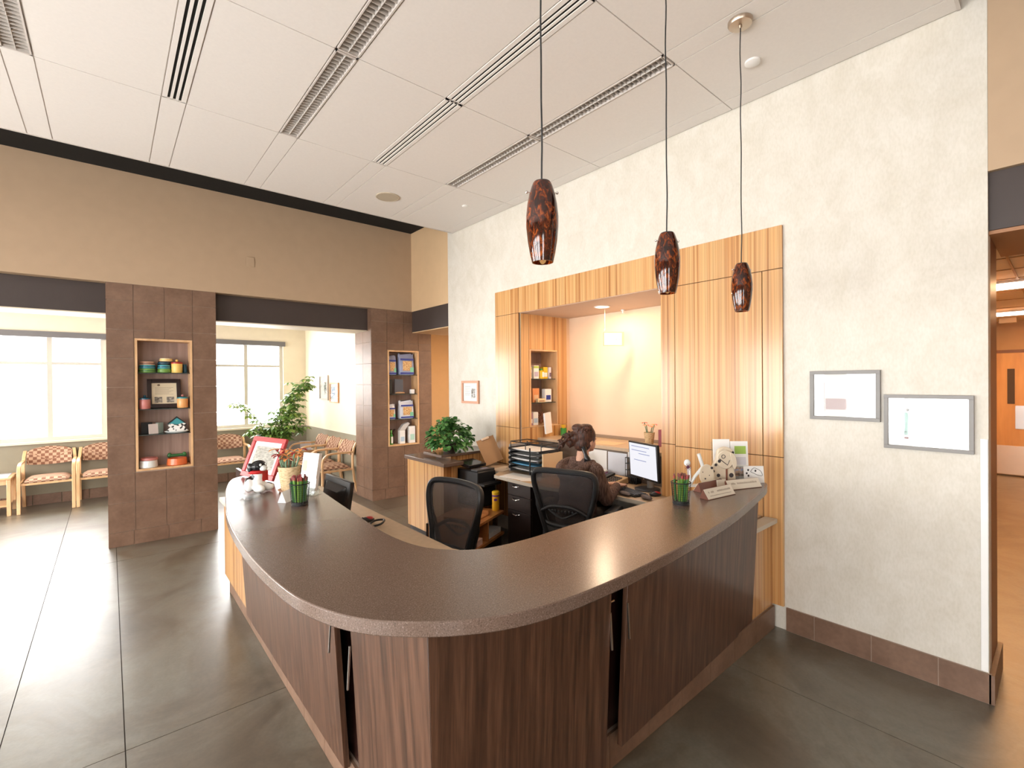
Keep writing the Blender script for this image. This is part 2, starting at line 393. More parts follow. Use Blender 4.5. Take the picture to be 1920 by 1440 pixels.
struct('ceiling', bm, CEIL)
bx(gb, -5.1, 3.515, YC-0.004, YC+0.012, H-0.004, H+0.09)
for e in edges[1:-1]: bx(gb, e-0.0035, e+0.0035, YN if e > 2.5 else -3.7, YC, H+0.006, H+0.03)
for r_ in rows_all[1:-1]: bx(gb, -5.1, 3.515, r_-0.0035, r_+0.0035, H+0.008, H+0.03)
bx(gb, 2.6, 3.515, YN-0.012, YN+0.004, H-0.004, H+0.09)
struct('trim_1', gb, CEILBAR)
struct('ceiling', box(-5.2, 4.4, -3.8, 6.6, ZK, ZK+0.1), BLACKVOID)
struct('ceiling', box(-5.1, 3.5, YN+0.05 if False else -3.7, YC-0.02, H+0.05, H+0.07), BLACKVOID)

# far wall above the openings
struct('wall_far', box(-5.2, 3.55, YF, YF+0.6, ZB, ZK), TAN)
struct('wall_far_return', box(3.544, 4.2, 5.1, YF+0.6, ZB, ZK), TANWARM)
# beams
struct('trim_2', box(-5.2, -0.019, YF+0.12, YF+0.55, ZS, ZB), BEAM, bevel=0.003)
struct('trim_3', box(0.969, 2.89, YF+0.12, YF+0.55, ZS, ZB), BEAM, bevel=0.003)
struct('trim_4', box(3.55, 4.15, 5.2, YF+0.02, ZS, ZB), BEAM, bevel=0.003)
struct('trim_5', box(3.552, 4.15, 5.2, YF+0.01, ZS-0.012, ZS-0.0005), TANWARM)
struct('trim_6', box(-5.2, -0.02, YF+0.13, YF+0.54, ZS-0.012, ZS-0.0005), CREAM)
struct('trim_7', box(0.97, 2.888, YF+0.13, YF+0.54, ZS-0.012, ZS-0.0005), CREAM)

# tiled pillars ---------------------------------------------------
def tile_face(tl, gr, o, right, normal, width, xcuts, z_top, skip=None, base_cuts=None, th=0.008):
    """lay separate tiles on a face; o = lower left corner"""
    m = frame_mtx(o, right, normal)
    def t(x0, x1, z0, z1):
        g = 0.0022
        bx(tl, x0+g, x1-g, z0+g, z1-g, 0, th, m)
    zs = [0.156]
    while zs[-1]+0.3077 < z_top: zs.append(zs[-1]+0.3077)
    zs.append(z_top)
    bc = base_cuts or xcuts
    for a, b in zip(bc, bc[1:]): t(a, b, 0, 0.156)
    for z0, z1 in zip(zs, zs[1:]):
        for a, b in zip(xcuts, xcuts[1:]):
            rects = [(a, b, z0, z1)]
            if skip:
                sx0, sx1, sz0, sz1 = skip; new = []
                for (p, q, r, s) in rects:
                    if q <= sx0 or p >= sx1 or s <= sz0 or r >= sz1: new.append((p, q, r, s)); continue
                    if r < sz0: new.append((p, q, r, sz0))
                    if s > sz1: new.append((p, q, sz1, s))
                    zr0, zr1 = max(r, sz0), min(s, sz1)
                    if p < sx0: new.append((p, sx0, zr0, zr1))
                    if q > sx1: new.append((sx1, q, zr0, zr1))
                rects = new
            for (p, q, r, s) in rects:
                if q-p > 0.01 and s-r > 0.01: t(p, q, r, s)
def pillar(name, x0, x1, y1, nx0, nx1, nz0, nz1, cuts, base):
    tl, gr = BM(), BM()
    f = YF+0.008
    nd = 0.22
    # core with a pocket for the niche
    bx(gr, x0+.008, nx0, f, y1, 0, ZB); bx(gr, nx1, x1-.008, f, y1, 0, ZB)
    bx(gr, nx0, nx1, f, y1, 0, nz0); bx(gr, nx0, nx1, f, y1, nz1, ZB); bx(gr, nx0, nx1, f+nd, y1, nz0, nz1)
    tile_face(tl, gr, (x0, f, 0), (1, 0, 0), (0, -1, 0), x1-x0, cuts, ZB, (nx0-x0, nx1-x0, nz0, nz1), base)
    d = y1-f
    tile_face(tl, gr, (x0+.008, y1, 0), (0, -1, 0), (-1, 0, 0), d, [0, d*0.5, d], ZB if name == 'b' else ZB)
    tile_face(tl, gr, (x1-.008, f, 0), (0, 1, 0), (1, 0, 0), d, [0, d*0.5, d], ZB)
    p = struct('wall_pillar', tl, TILE, bevel=0.0)
    g = new_obj('grout', gr, GROUT, p)
    return p
pillar('a', -0.019, 0.969, 7.1, 0.212, 0.733, 0.78, 2.224, [0, 0.225, 0.495, 0.755, 0.988], [0, 0.21, 0.515, 0.82, 0.988])
pillar('b', 2.888, 3.883, 7.1, 3.137, 3.657, 0.766, 2.206, [0, 0.245, 0.515, 0.765, 0.995], [0, 0.20, 0.505, 0.81, 0.995])

# waiting alcove ---------------------------------------------------
def wall_with_windows(name, axis, pos, th, a0, a1, z0, z1, wins, mat):
    """wall in plane axis=pos (thickness th) with rectangular openings; wins=(a,b,zl,zh)"""
    bm = BM()
    def b_(p, q, r, s):
        if q-p < 1e-4 or s-r < 1e-4: return
        if axis == 'y': bx(bm, p, q, min(pos, pos+th), max(pos, pos+th), r, s)
        else: bx(bm, min(pos, pos+th), max(pos, pos+th), p, q, r, s)
    cur = a0
    for (p, q, r, s) in sorted(wins):
        b_(cur, p, z0, z1); b_(p, q, z0, min(max(r, z0), z1)); b_(p, q, max(min(s, z1), z0), z1); cur = q
    b_(cur, a1, z0, z1)
    return struct(name, bm, mat)
ZW = 0.90
W1 = (-1.30, -0.035, 0.91, 2.475); W2 = (1.27, 2.515, 0.93, 2.475); W0 = (-3.9, -2.62, 0.91, 2.475)
wall_with_windows('wall_alcove_far', 'y', YG, 0.22, -4.4, 3.1, ZW, ZB, [W0, W1, W2], CREAM)
struct('wall_alcove_far_lower', box(-4.4, 3.1, YG, YG+0.22, 0, ZW-0.001), OLIVE)
wall_with_windows('wall_alcove_left', 'x', -4.2, -0.2, 6.6, 9.8, 0, ZB, [(7.0, 9.1, 0.5, 2.475)], CREAM)
struct('wall_alcove_right', box(2.92, 3.12, 7.1, YG, 0.901, ZB), CREAM)
struct('wall_alcove_right_lower', box(2.92, 3.12, 7.1, YG, 0, 0.90), OLIVE)
struct('ceiling', box(-4.4, 3.12, YF+0.55, YG+0.2, 2.795, 2.9), colm('alcove_ceiling_white', (0.78, 0.76, 0.72), 0.7))
bm = BM(); gb = BM()
x = -4.19
while x < 2.9:
    bx(bm, x+0.002, min(x+0.30, 2.915)-0.002, YG-0.012, YG-0.001, 0.002, 0.15); x += 0.304
struct('baseboard_alcove_far', bm, TILE)
bm = BM(); y = 7.12
while y < 9.55:
    bx(bm, 2.909, 2.919, y, min(y+0.3, 9.6), 0.002, 0.15); y += 0.304
struct('baseboard_alcove_right', bm, TILE)
FRAMEM = colm('window_frame_taupe', (0.50, 0.46, 0.40), 0.45); SHADE = colm('roller_shade_grey', (0.14, 0.13, 0.13), 0.5)
def window(idx, axis, pos, win, mull, transom, shade=True, depth=0.07):
    a, b, z0, z1 = win
    t = 0.058
    fr = BM()
    def P(bm, p, q, d0, d1, r, s):
        if axis == 'y': bx(bm, p, q, pos+d0, pos+d1, r, s)
        elif axis == 'x-': bx(bm, pos-d1, pos-d0, p, q, r, s)
        else: bx(bm, p, q, pos-d1, pos-d0, r, s)
    P(fr, a, a+t, 0.05, 0.12, z0, z1); P(fr, b-t, b, 0.05, 0.12, z0, z1); P(fr, a, b, 0.052, 0.118, z0, z0+t); P(fr, a, b, 0.052, 0.118, z1-t, z1)
    for m_ in mull: P(fr, m_-t/2, m_+t/2, 0.055, 0.115, z0, z1)
    P(fr, a, b, 0.057, 0.113, transom-0.02, transom+0.02)
    o = struct('window_%d' % idx, fr, FRAMEM)
    gl = BM(); P(gl, a+t, b-t, 0.083, 0.087, z0+t, z1-t); new_obj('glass', gl, GLASS, o)
    s = BM(); P(s, a-0.02, b+0.02, -0.03, 0.055, z0-0.03, z0+0.002); new_obj('window_sill', s, colm('sill_cream', (0.66, 0.58, 0.45), 0.5), o)
    if shade:
        s = BM(); P(s, a-0.01, b+0.03, -0.035, 0.05, z1-0.055, z1+0.03); new_obj('shade_valance', s, SHADE, o)
window(1, 'y', YG, W1, [-0.66], 2.045)
window(2, 'y', YG, W2, [1.895], 2.045)
window(3, 'y', YG, W0, [-3.26], 2.045)
window(4, 'x-', -4.2, (7.0, 9.1, 0.5, 2.475), [8.05], 2.045, False)
# hall behind the second pillar
struct('wall_hall', box(3.9, 6.2, 8.0, 8.2, 0, ZB), TANWARM)
struct('wall_hall_right', box(6.2, 6.4, 3.5, 8.2, 0, ZB), TANWARM)
struct('ceiling', box(3.12, 6.4, YF+0.3, 8.2, 2.74, 2.85), CREAM)
struct('ceiling', box(4.2, 6.4, 4.9, YF+0.3, 2.74, 2.85), CREAM)

# offscreen sides of the lobby: glazing that lets the daylight in
LW = [(-1.4, 0.7, 0.15, 2.6), (1.0, 3.1, 0.15, 2.6), (3.4, 5.3, 0.15, 2.6)]
wall_with_windows('wall_left', 'x', -4.9, -0.2, -3.6, 6.6, 0, ZK, LW, TAN)
for i, wn in enumerate(LW): window(5+i, 'x-', -4.9, wn, [(wn[0]+wn[1])/2], 2.0, False)
BW = [(-3.9, -1.9, 0.3, 2.6)]
wall_with_windows('wall_back', 'y', -3.5, -0.2, -5.1, 4.4, 0, ZK, BW, TAN)
for i, wn in enumerate(BW): window(8+i, 'y-', -3.5, wn, [(wn[0]+wn[1])/2], 2.0, False)

# right wall with the wallpaper and its niche opening ---------------------
NY0, NY1, NZ1 = 2.19, 3.98, 2.49
XE = 4.33
bm = BM()
YE, YWN = 5.45, 0.265
bx(bm, XW, XW+0.12, YWN, NY0, 0, ZK); bx(bm, XW, XW+0.12, NY1, YE, 0, ZK); bx(bm, XW, XW+0.12, NY0, NY1, NZ1+0.06, ZK)
struct('wall_right', bm, WALLPAPER)
struct('wall_right_end', box(XW+0.121, XW+0.46, YWN, YWN+0.1, 0, ZK), colm('brown_door_casing', (0.20, 0.085, 0.045), 0.35))
struct('wall_right_end_back', box(XW+0.121, 3.6, YE-0.1, YE, 0, ZB), TAN)
# niche shell
bm = BM()
bx(bm, XE, XE+0.1, NY0-0.2, NY1+0.1, 0, NZ1+0.1)
bx(bm, 3.641, XE, NY0-0.12, NY0-0.001, 0, NZ1+0.06)
struct('wall_niche', bm, colm('niche_warm_cream', (0.72, 0.53, 0.37), 0.6))
struct('ceiling', box(XW+0.0, XE, NY0+0.0005, NY1-0.0005, NZ1, NZ1+0.055), colm('soffit_paint', (0.60, 0.46, 0.36), 0.6))
struct('wall_niche_rear', box(3.641, XE-0.001, NY1+0.42, NY1+0.5, 0, NZ1), TANWARM)
# tile baseboard along the right wall
def baseboard(name, y0, y1, x, first):
    t, g = BM(), BM()
    y = y1; k = 0
    bx(g, x-0.010, x-0.0005, y0, y1, 0.0, 0.158)
    cur = y1; w_ = first
    while cur > y0+0.01:
        nx = max(cur-w_, y0); bx(t, x-0.014, x-0.010, nx+0.002, cur-0.002, 0.003, 0.157); cur = nx; w_ = 0.305
    o = struct(name, t, TILE); new_obj('grout', g, GROUT, o)
baseboard('baseboard_right', YWN-0.01, 1.245, XW, 0.17)
struct('baseboard_right_end', box(XW-0.014, XW+0.47, YWN-0.022, YWN-0.001, 0.002, 0.157), TILE)
baseboard('baseboard_right_far', 4.41, YE, XW, 0.2)
single('corner_guard', box(XW-0.006, XW-0.001, YWN+0.0, YWN+0.026, 0.165, 1.395).__class__ and box(XW-0.007, XW-0.001, YWN+0.002, YWN+0.03, 0.165, 1.395),
       colm('white_corner_guard', (0.86, 0.86, 0.85), 0.25), 'long white corner guard strip on the outer edge of the cream wall', 'corner guard', bevel=0.001)

# corridor beyond the right wall ------------------------------------------
struct('trim_8', box(XW+0.03, 4.28, -2.2, YWN-0.001, ZS+0.01, ZB), BEAM)
struct('wall_corridor_header', box(XW+0.0, 4.28, -2.2, YWN-0.001, ZB+0.001, ZK), TAN)
struct('trim_9', box(XW+0.04, 4.28, -2.2, YWN-0.001, ZS-0.01, ZS+0.009), colm('brown_soffit', (0.36, 0.17, 0.08), 0.5))
struct('wall_corridor_left', box(XW+0.47, 12.2, 0.90, 1.0, 0, 2.75), TANWARM)
struct('wall_corridor_jamb', box(XW+0.47, XW+0.57, YWN+0.02, 0.90, 0, 2.75), TANWARM)
struct('wall_corridor_right', box(3.7, 12.2, -2.4, -2.2, 0, ZK), TANWARM)
struct('wall_corridor_far', box(12.0, 12.2, -2.2, 1.0, 0, 2.75), TANWARM)
bm = BM(); bx(bm, 4.28, 12.2, -2.2, 1.0, 2.70, 2.78); struct('ceiling', bm, CREAM)
bm = BM()
for xx in (5.0, 5.6, 6.2, 6.8, 7.8, 8.6, 9.6): bx(bm, xx-0.008, xx+0.008, -2.2, 0.9, 2.692, 2.699)
bx(bm, 4.3, 11.9, 0.30, 0.316, 2.692, 2.699); struct('trim_10', bm, colm('corridor_grid_bar', (0.42, 0.25, 0.11), 0.5))
for k, xx in enumerate((7.1, 10.2)):
    t = thing('ceiling_light', ('nearer', 'farther')[k]+' glowing white ceiling light strip in the orange corridor', 'ceiling light', (xx, 0.25, 2.63), 0, 'corridor ceiling lights')
    new_obj('housing', box(-0.19, 0.19, -0.5, 0.5, 0.045, 0.068), WHITE, t)
    new_obj('diffuser', box(-0.17, 0.17, -0.48, 0.48, 0.022, 0.044), plain('glowing_diffuser', (0.9, 0.9, 0.9), 0.5, emit=(1.0, 0.93, 0.82), es=7), t, bevel=0.004)
dr = struct('door_1', box(11.95, 11.995, -0.25, 0.88, 0.02, 2.15), DOORWOOD)
new_obj('door_frame', bx(box(11.93, 11.999, -0.31, -0.25, 0, 2.151), 11.93, 11.999, -0.31, 0.898, 2.151, 2.20), colm('brown_door_casing', (0.2, 0.085, 0.045)), dr)
new_obj('kick_plate', box(11.935, 11.949, -0.2, 0.86, 0.03, 0.53), colm('satin_kick_plate', (0.75, 0.62, 0.5), 0.3, metal=0.6), dr)
new_obj('vision_panel', box(11.94, 11.949, 0.575, 0.665, 1.26, 1.87), colm('dark_vision_glass', (0.10, 0.08, 0.07), 0.1), dr)
new_obj('push_plate', box(11.935, 11.949, 0.46, 0.57, 0.83, 1.23), STEEL, dr)
single('exit_device', at(bx(BM(), -0.06, 0.06, -0.1, 0.1, -0.04, 0.04), (11.3, 0.62, 2.658)), CREAM, 'small cream box fixed under the corridor ceiling before the door', 'ceiling box')

# ================================================================ CEILING FIXTURES
def louver(name, label, x, y0, y1):
    t = thing(name, label, 'ceiling light', (x, (y0+y1)/2, H-0.004), 0, 'recessed louvred ceiling lights')
    L = y1-y0-0.012; hw = sw-0.005
    fr = BM()
    bx(fr, -hw, -hw+0.009, -L/2, L/2, 0, 0.055); bx(fr, hw-0.009, hw, -L/2, L/2, 0, 0.055); bx(fr, -hw, hw, -L/2, -L/2+0.009, 0, 0.055); bx(fr, -hw, hw, L/2-0.009, L/2, 0, 0.055)
    new_obj('frame', fr, CEILBAR, t)
    new_obj('reflector', box(-hw+0.009, hw-0.009, -L/2+0.009, L/2-0.009, 0.044, 0.05), colm('louvre_reflector', (0.42, 0.39, 0.36), 0.5), t)
    lv = BM(); n = int(L/0.036)
    for i in range(n):
        y = -L/2+0.02+(L-0.04)*i/(n-1)
        bx(lv, -hw+0.01, hw-0.01, y-0.0012, y+0.0012, 0.004, 0.036)
    bx(lv, -0.0015, 0.0015, -L/2+0.01, L/2-0.01, 0.003, 0.03)
    new_obj('louvre', lv, colm('louvre_blade', (0.58, 0.54, 0.50), 0.4), t)
def slot_vent(label, x, y0, y1):
    t = thing('ceiling_vent', label, 'ceiling vent', (x, (y0+y1)/2, H-0.003), 0, 'slotted ceiling air vents')
    L = y1-y0-0.012; hw = sw-0.004
    fr = BM()
    for a in (-hw, -0.037, -0.0135, 0.0165, 0.041): pass
    bars = [(-hw, -0.040), (-0.024, -0.012), (0.006, 0.018) if False else (0.004, 0.016), (0.032, hw)]
    bars = [(-hw, -0.040), (-0.024, -0.0085), (0.0085, 0.024), (0.040, hw)]
    for a, b in bars: bx(fr, a, b, -L/2, L/2, 0, 0.02)
    bx(fr, -hw, hw, -L/2, -L/2+0.006, 0, 0.02); bx(fr, -hw, hw, L/2-0.006, L/2, 0, 0.02)
    new_obj('frame', fr, CEIL, t); new_obj('slot_backing', box(-hw+0.004, hw-0.004, -L/2+0.007, L/2-0.007, 0.007, 0.011), BLACKVOID, t)
R_ = rows_all
seg = [(R_[i], R_[i+1]) for i in range(len(R_)-2)]
seg = [(2.815, 4.045), (1.592, 2.815), (0.375, 1.592)]
louver('louvred_light', 'long grey louvred light in the top left corner of the ceiling', strips[1], *seg[0])
louver('louvred_light', 'louvred light in the third ceiling strip, its end nearest the tan wall', strips[3], *seg[0])
louver('louvred_light', 'louvred light at the top edge of the photo, above the centre of the ceiling', strips[3], *seg[1])
louver('louvred_light', 'narrow louvred light in the strip beside the right wall, farther of two', strips[5], *seg[0])
louver('louvred_light', 'louvred light between the first two pendant cords, nearer of the two beside the right wall', strips[5], *seg[1])
slot_vent('three slot black ceiling vent at the left beside the corner light', strips[2], *seg[0])
slot_vent('slotted ceiling vent in the middle strip, farther piece near the round speaker', strips[4], *seg[0])
slot_vent('slotted ceiling vent in the middle strip, second piece behind the first pendant cord', strips[4], *seg[1])
slot_vent('slotted ceiling vent at the top edge of the photo above the counter', strips[4], *seg[2])
for (k, y0, y1) in ((1, 1.592, 2.815), (2, 1.592, 2.815), (1, 0.375, 1.592), (2, 0.375, 1.592), (3, 0.375, 1.592)):
    struct('ceiling', box(strips[k]-sw+.003, strips[k]+sw-.003, y0+.003, y1-.003, H, H+0.04), CEIL)
for kk in (1, 2, 3, 4):
    struct('ceiling', box(strips[kk]-sw+.003, strips[kk]+sw-.003, -3.7, YN-.003, H, H+0.04), CEIL)
t = thing('ceiling_speaker', 'round beige ceiling speaker grille near the far corner', 'speaker', (2.289, 4.708, H), 0)
new_obj('rim', lathe(BM(), [(0.125, -0.0005), (0.125, -0.006), (0.118, -0.009), (0.112, -0.009), (0.112, -0.0005)], 40), colm('speaker_beige', (0.55, 0.47, 0.36), 0.5), t)
new_obj('grille', lathe(BM(), [(0.111, -0.001), (0.111, -0.007), (0.06, -0.009), (0, -0.009)], 40), colm('speaker_grille_beige', (0.48, 0.41, 0.31), 0.6), t)
single('fire_sprinkler', at(lathe(BM(), [(0.035, 0), (0.034, -0.006), (0.02, -0.012), (0, -0.012)], 24), (3.079, 4.401, H-0.0005)), WHITE, 'small round white sprinkler cap in the ceiling near the far corner', 'sprinkler cap')
single('smoke_detector', at(lathe(BM(), [(0.045, 0), (0.045, -0.012), (0.03, -0.02), (0, -0.021)], 28), (3.08, 1.268, H-0.0005)), WHITE, 'white ceiling disc just right of the nearest pendant canopy', 'smoke detector')

# pendants ----------------------------------------------------------------
def make_pendant(label, x, y, ztop, zbot):
    t = thing('pendant_lamp', label, 'pendant lamp', (x, y, zbot), 0, 'tortoiseshell glass pendants over the counter')
    h = ztop-zbot; s = h/0.263
    prof = [(0.036, 0), (0.043, 0.03), (0.050, 0.07), (0.0545, 0.115), (0.055, 0.15), (0.051, 0.19), (0.044, 0.225), (0.036, 0.25), (0.031, 0.262), (0.028, 0.263)]
    inner = [(r-0.004, z) for r, z in prof][::-1]
    bm = BM(); P_ = [(r, z*s) for r, z in prof]+[(r, z*s if z > 0 else 0) for r, z in inner]
    rings = []
    for r, z in P_: rings.append([bm.verts.new((r*math.cos(2*PI*i/32), r*math.sin(2*PI*i/32), z)) for i in range(32)])
    for a, b in zip(rings, rings[1:]+rings[:1]):
        for i in range(32): bm.faces.new((a[i], a[(i+1) % 32], b[(i+1) % 32], b[i]))
    new_obj('lamp_shade', bm, TORT, t)
    new_obj('cap', lathe(BM(), [(0.0275, h-0.004), (0.0275, h+0.003), (0.008, h+0.008), (0, h+0.008)], 24), BLACK, t)
    new_obj('bulb', lathe(BM(), [(0, 0.03), (0.014, 0.04), (0.018, 0.07), (0.012, 0.11), (0, 0.115)], 16), plain('warm_bulb', (1, 0.8, 0.5), 0.4, emit=(1.0, 0.55, 0.2), es=10), t)
    cd = BM(); n = 24; L = H-0.02-ztop
    tube(cd, [(0.0035*math.sin(i*1.1)*(i/n)*(1-i/n)*3, 0.002*math.cos(i*0.9), h+0.006+L*i/n) for i in range(n+1)], 0.0030, 8)
    new_obj('cord', cd, BLACK, t)
    new_obj('canopy', lathe(BM(), [(0, H-zbot-0.001), (0.064, H-zbot-0.001), (0.064, H-zbot-0.012), (0.058, H-zbot-0.022), (0.01, H-zbot-0.026), (0.008, H-zbot-0.04), (0, H-zbot-0.04)], 36), NICKEL, t)
    pin = BM(); tube(pin, [(-0.052, 0, h-0.032), (0.052, 0, h-0.032)], 0.0022, 8); ell(pin, (0.052, 0, h-0.032), (0.005,)*3, seg=8); ell(pin, (-0.052, 0, h-0.032), (0.005,)*3, seg=8)
    at(pin, (0, 0, 0), math.radians(-35)); new_obj('retaining_pin', pin, CHROME, t)
    return t
make_pendant('tortoiseshell glass pendant hanging leftmost, seen against the cream wall', 1.120, 1.148, 2.39, 2.122)
make_pendant('tortoiseshell glass pendant hanging in the middle of the three', 1.878, 1.14, 2.366, 2.103)
make_pendant('tortoiseshell glass pendant farthest right, with its ceiling canopy in view', 2.685, 1.170, 2.363, 2.100)

# ================================================================ ZEBRA WOOD SURROUND
XZ = 3.497
t = thing('wood_surround', 'striped zebra wood panelling framing the lit niche in the cream wall', 'wall panelling', (XZ, 3, 0))
g = 0.0025
def zp(name, y0, y1, z0, z1, x0=XZ, x1=XW-0.001): return new_obj(name, box(x0, x1, y0+g, y1-g, z0+g, z1-g), ZEBRA, t, bevel=0.0015, world=True)
zp('header_panel', NY1-0.0, 4.402, NZ1, 2.776); zp('header_panel', NY0-0.0, NY1, NZ1, 2.776); zp('header_panel', 1.252, NY0, NZ1-0.01, 2.776)
zp('side_panel', NY1, 4.402, 1.196, NZ1); zp('side_panel', NY1, 4.402, 0.77, 1.196); zp('side_panel', NY1, 4.402, 0.16, 0.765)
zp('side_panel', 2.06, NY0, 1.196, NZ1-0.01); zp('side_panel', 1.385, 2.06, 1.185, NZ1-0.01); zp('side_panel', 1.252, 1.385, 1.185, NZ1-0.01)
zp('side_panel', 2.06, NY0, 0.16, 1.196); zp('side_panel', 1.385, 2.06, 0.16, 1.185); zp('side_panel', 1.252, 1.385, 0.16, 1.185)
new_obj('backer', box(XZ+0.006, XW-0.0008, 1.256, NY0-0.002, 0.165, 2.77), colm('dark_reveal', (0.09, 0.04, 0.015), 0.7), t, world=True)
new_obj('backer', box(XZ+0.006, XW-0.0008, NY1+0.002, 4.398, 0.165, 2.77), colm('dark_reveal', (0.09, 0.04, 0.015), 0.7), t, world=True)

# built in cabinet in the left return of the niche ----------------------------
CX0, CX1, CZ0, CZ1 = 3.672, 4.095, 1.21, 2.072
t = thing('display_cabinet', 'zebra wood display cabinet with glass shelves in the left side of the niche', 'cabinet', (3.9, NY1, 0))
def zc(name, x0, x1, z0, z1, d=0.02, mat=ZEBRA): return new_obj(name, box(x0+g, x1-g, NY1-0.014, NY1-0.0005, z0+g, z1-g), mat, t, bevel=0.001, world=True)
ZEB2 = ZEBRA
zc('front_panel', XZ+0.026, 3.64, 1.197, NZ1-0.002); zc('front_panel', 3.64, 4.113, 2.086, NZ1-0.002); zc('front_panel', 4.113, 4.268, 1.197, NZ1-0.002)
zc('front_panel', XZ+0.026, 4.268, 0.77, 1.197)
cb_ = BM(); bx(cb_, 3.645, CX0, NY1-0.013, NY1+0.26, 1.2, 2.084); bx(cb_, CX1, 4.108, NY1-0.013, NY1+0.26, 1.2, 2.084)
bx(cb_, CX0, CX1, NY1-0.013, NY1+0.26, CZ1, 2.082); bx(cb_, CX0, CX1, NY1-0.013, NY1+0.26, 1.2, CZ0)
new_obj('case', cb_, OAKFR, t, world=True)
new_obj('back_panel', box(CX0, CX1, NY1+0.26, NY1+0.27, 1.2, 2.084), NICHEBACK, t, world=True)
for z in (1.750, 1.473): new_obj('glass_shelf', box(CX0+0.002, CX1-0.002, NY1+0.012, NY1+0.258, z-0.008, z), GLASS_SHELF, t, world=True)
struct('wall_niche_left', box(4.27, XE, NY1-0.001, NY1+0.1, 0, NZ1+0.05), colm('niche_warm_cream', (0.72, 0.53, 0.37), 0.6))

# downlight, sprinkler, hanging sign
t = thing('downlight', 'glowing round recessed downlight in the niche soffit', 'downlight', (3.905, 3.124, NZ1))
new_obj('trim_ring', lathe(BM(), [(0.085, -0.0005), (0.085, -0.005), (0.07, -0.007), (0.068, -0.0005)], 36), WHITE, t)
new_obj('lens', lathe(BM(), [(0.067, -0.001), (0.067, -0.004), (0, -0.005)], 36), plain('glowing_lens', (1, 0.95, 0.85), 0.4, emit=(1.0, 0.86, 0.66), es=5), t)
single('fire_sprinkler', at(lathe(BM(), [(0.022, 0), (0.02, -0.01), (0.008, -0.014), (0.008, -0.035), (0.018, -0.038), (0, -0.042)], 16), (4.25, 3.12, NZ1-0.0005)), WHITE, 'tiny white sprinkler head under the niche soffit behind the downlight', 'sprinkler')
# hanging sign, read from behind
t = thing('hanging_sign', 'small white acrylic sign hanging in the niche, seen from behind', 'sign', (4.1, 3.13, 2.1), 0)
sg = frame_mtx((4.10, 3.13, 2.165), (0.23, -0.16, 0), (-0.57, -0.82, 0))   # faces the camera with its back
a = BM(); bx(a, -0.115, 0.115, -0.075, 0.075, -0.004, 0.0, sg); new_obj('acrylic_holder', a, ACRYL, t, world=True)
a = BM(); bx(a, -0.102, 0.088, -0.063, 0.063, -0.0015, -0.0005, sg @ Matrix.Translation((0, 0, 0.002))); new_obj('paper_insert', a, PAPER, t, world=True)
tb = text_bm('check out', 0.036, 0.0002); bmesh.ops.transform(tb, matrix=sg @ Matrix.Translation((-0.005, 0, 0.0022)) @ Matrix.Diagonal((-1, 1, 1, 1)), verts=tb.verts)
new_obj('lettering', tb, colm('faint_brown_ink', (0.45, 0.33, 0.26), 0.6), t, world=True)
ck = BM(); m4 = sg
p0 = m4 @ Vector((-0.095, 0.075, 0)); tube(ck, [p0, (p0.x, p0.y, NZ1-0.001)], 0.0008, 6); ell(ck, p0+Vector((0, 0, 0.02)), (0.008, 0.004, 0.014), seg=8)
new_obj('wire', ck, colm('clear_line', (0.8, 0.72, 0.6), 0.3), t, world=True)

# niche partition with ledge -----------------------------------------------------
t = thing('partition_ledge', 'low partition behind the desk topped by a wood grain ledge', 'partition', (3.78, 3, 0.76))
new_obj('panel', box(3.785, 3.82, NY0+0.002, NY1-0.002, 0.0, 1.035), colm('grey_brown_partition', (0.17, 0.125, 0.095), 0.6), t, world=True)
new_obj('ledge', box(3.765, XE-0.03, NY0+0.002, NY1-0.002, 1.036, 1.07), LAM, t, bevel=0.003, world=True)
new_obj('rear_trim', box(XE-0.028, XE-0.002, NY0+0.002, NY1-0.002, 1.036, 1.10), colm('brown_ledge_trim', (0.28, 0.19, 0.12), 0.5), t, world=True)

# ================================================================ RECEPTION COUNTER
outer = [(.80, 3.80), (.70, 3.765), (.62, 3.67), (.54, 3.36), (.475, 2.96), (.437, 2.70), (.408, 2.35), (.399, 1.95), (.418, 1.60), (.457, 1.41), (.52, 1.268), (.607, 1.165), (.716, 1.077), (.854, 1.008), (1.01, .972), (1.22, .96), (1.45, .963), (1.80, .985), (2.32, 1.045), (2.82, 1.135), (3.05, 1.185), (3.15, 1.235), (3.175, 1.32), (3.10, 1.40), (2.8, 1.425),
         (2.40, 1.445), (1.90, 1.455), (1.56, 1.455), (1.337, 1.447), (1.154, 1.465), (1.058, 1.505), (.99, 1.57), (.934, 1.67), (.908, 1.834), (.911, 2.05), (.944, 2.528), (.988, 3.15), (1.0, 3.6), (.93, 3.77)]
oc = smooth_curve(outer, True, 6)
RC = thing('reception_counter', 'large curved reception counter with brown solid top and dark wood panels', 'reception counter', (0.9, 1.5, 0))
new_obj('countertop', prism(BM(), oc, 1.026, 1.07), COUNTER, RC, bevel=0.004, world=True)
# tile plinth (outer faces x=.745 and y=1.31)
tl, gr = BM(), BM()
bx(gr, 0.7565, 0.79, 1.33, 4.5, 0, 0.156); bx(gr, 0.757, 3.49, 1.322, 1.35, 0, 0.156)
y = 1.322
while y < 4.49: bx(tl, 0.745, 0.7565, y+0.0015, min(y+0.304, 4.5)-0.0015, 0.002, 0.156); y += 0.304
x = 3.49
while x > 0.76: bx(tl, max(x-0.304, 0.758)+0.0015, x-0.0015, 1.31, 1.3218, 0.002, 0.156); x -= 0.304
new_obj('tile_plinth', tl, TILE, RC, world=True); new_obj('plinth_core', gr, GROUT, RC, world=True)
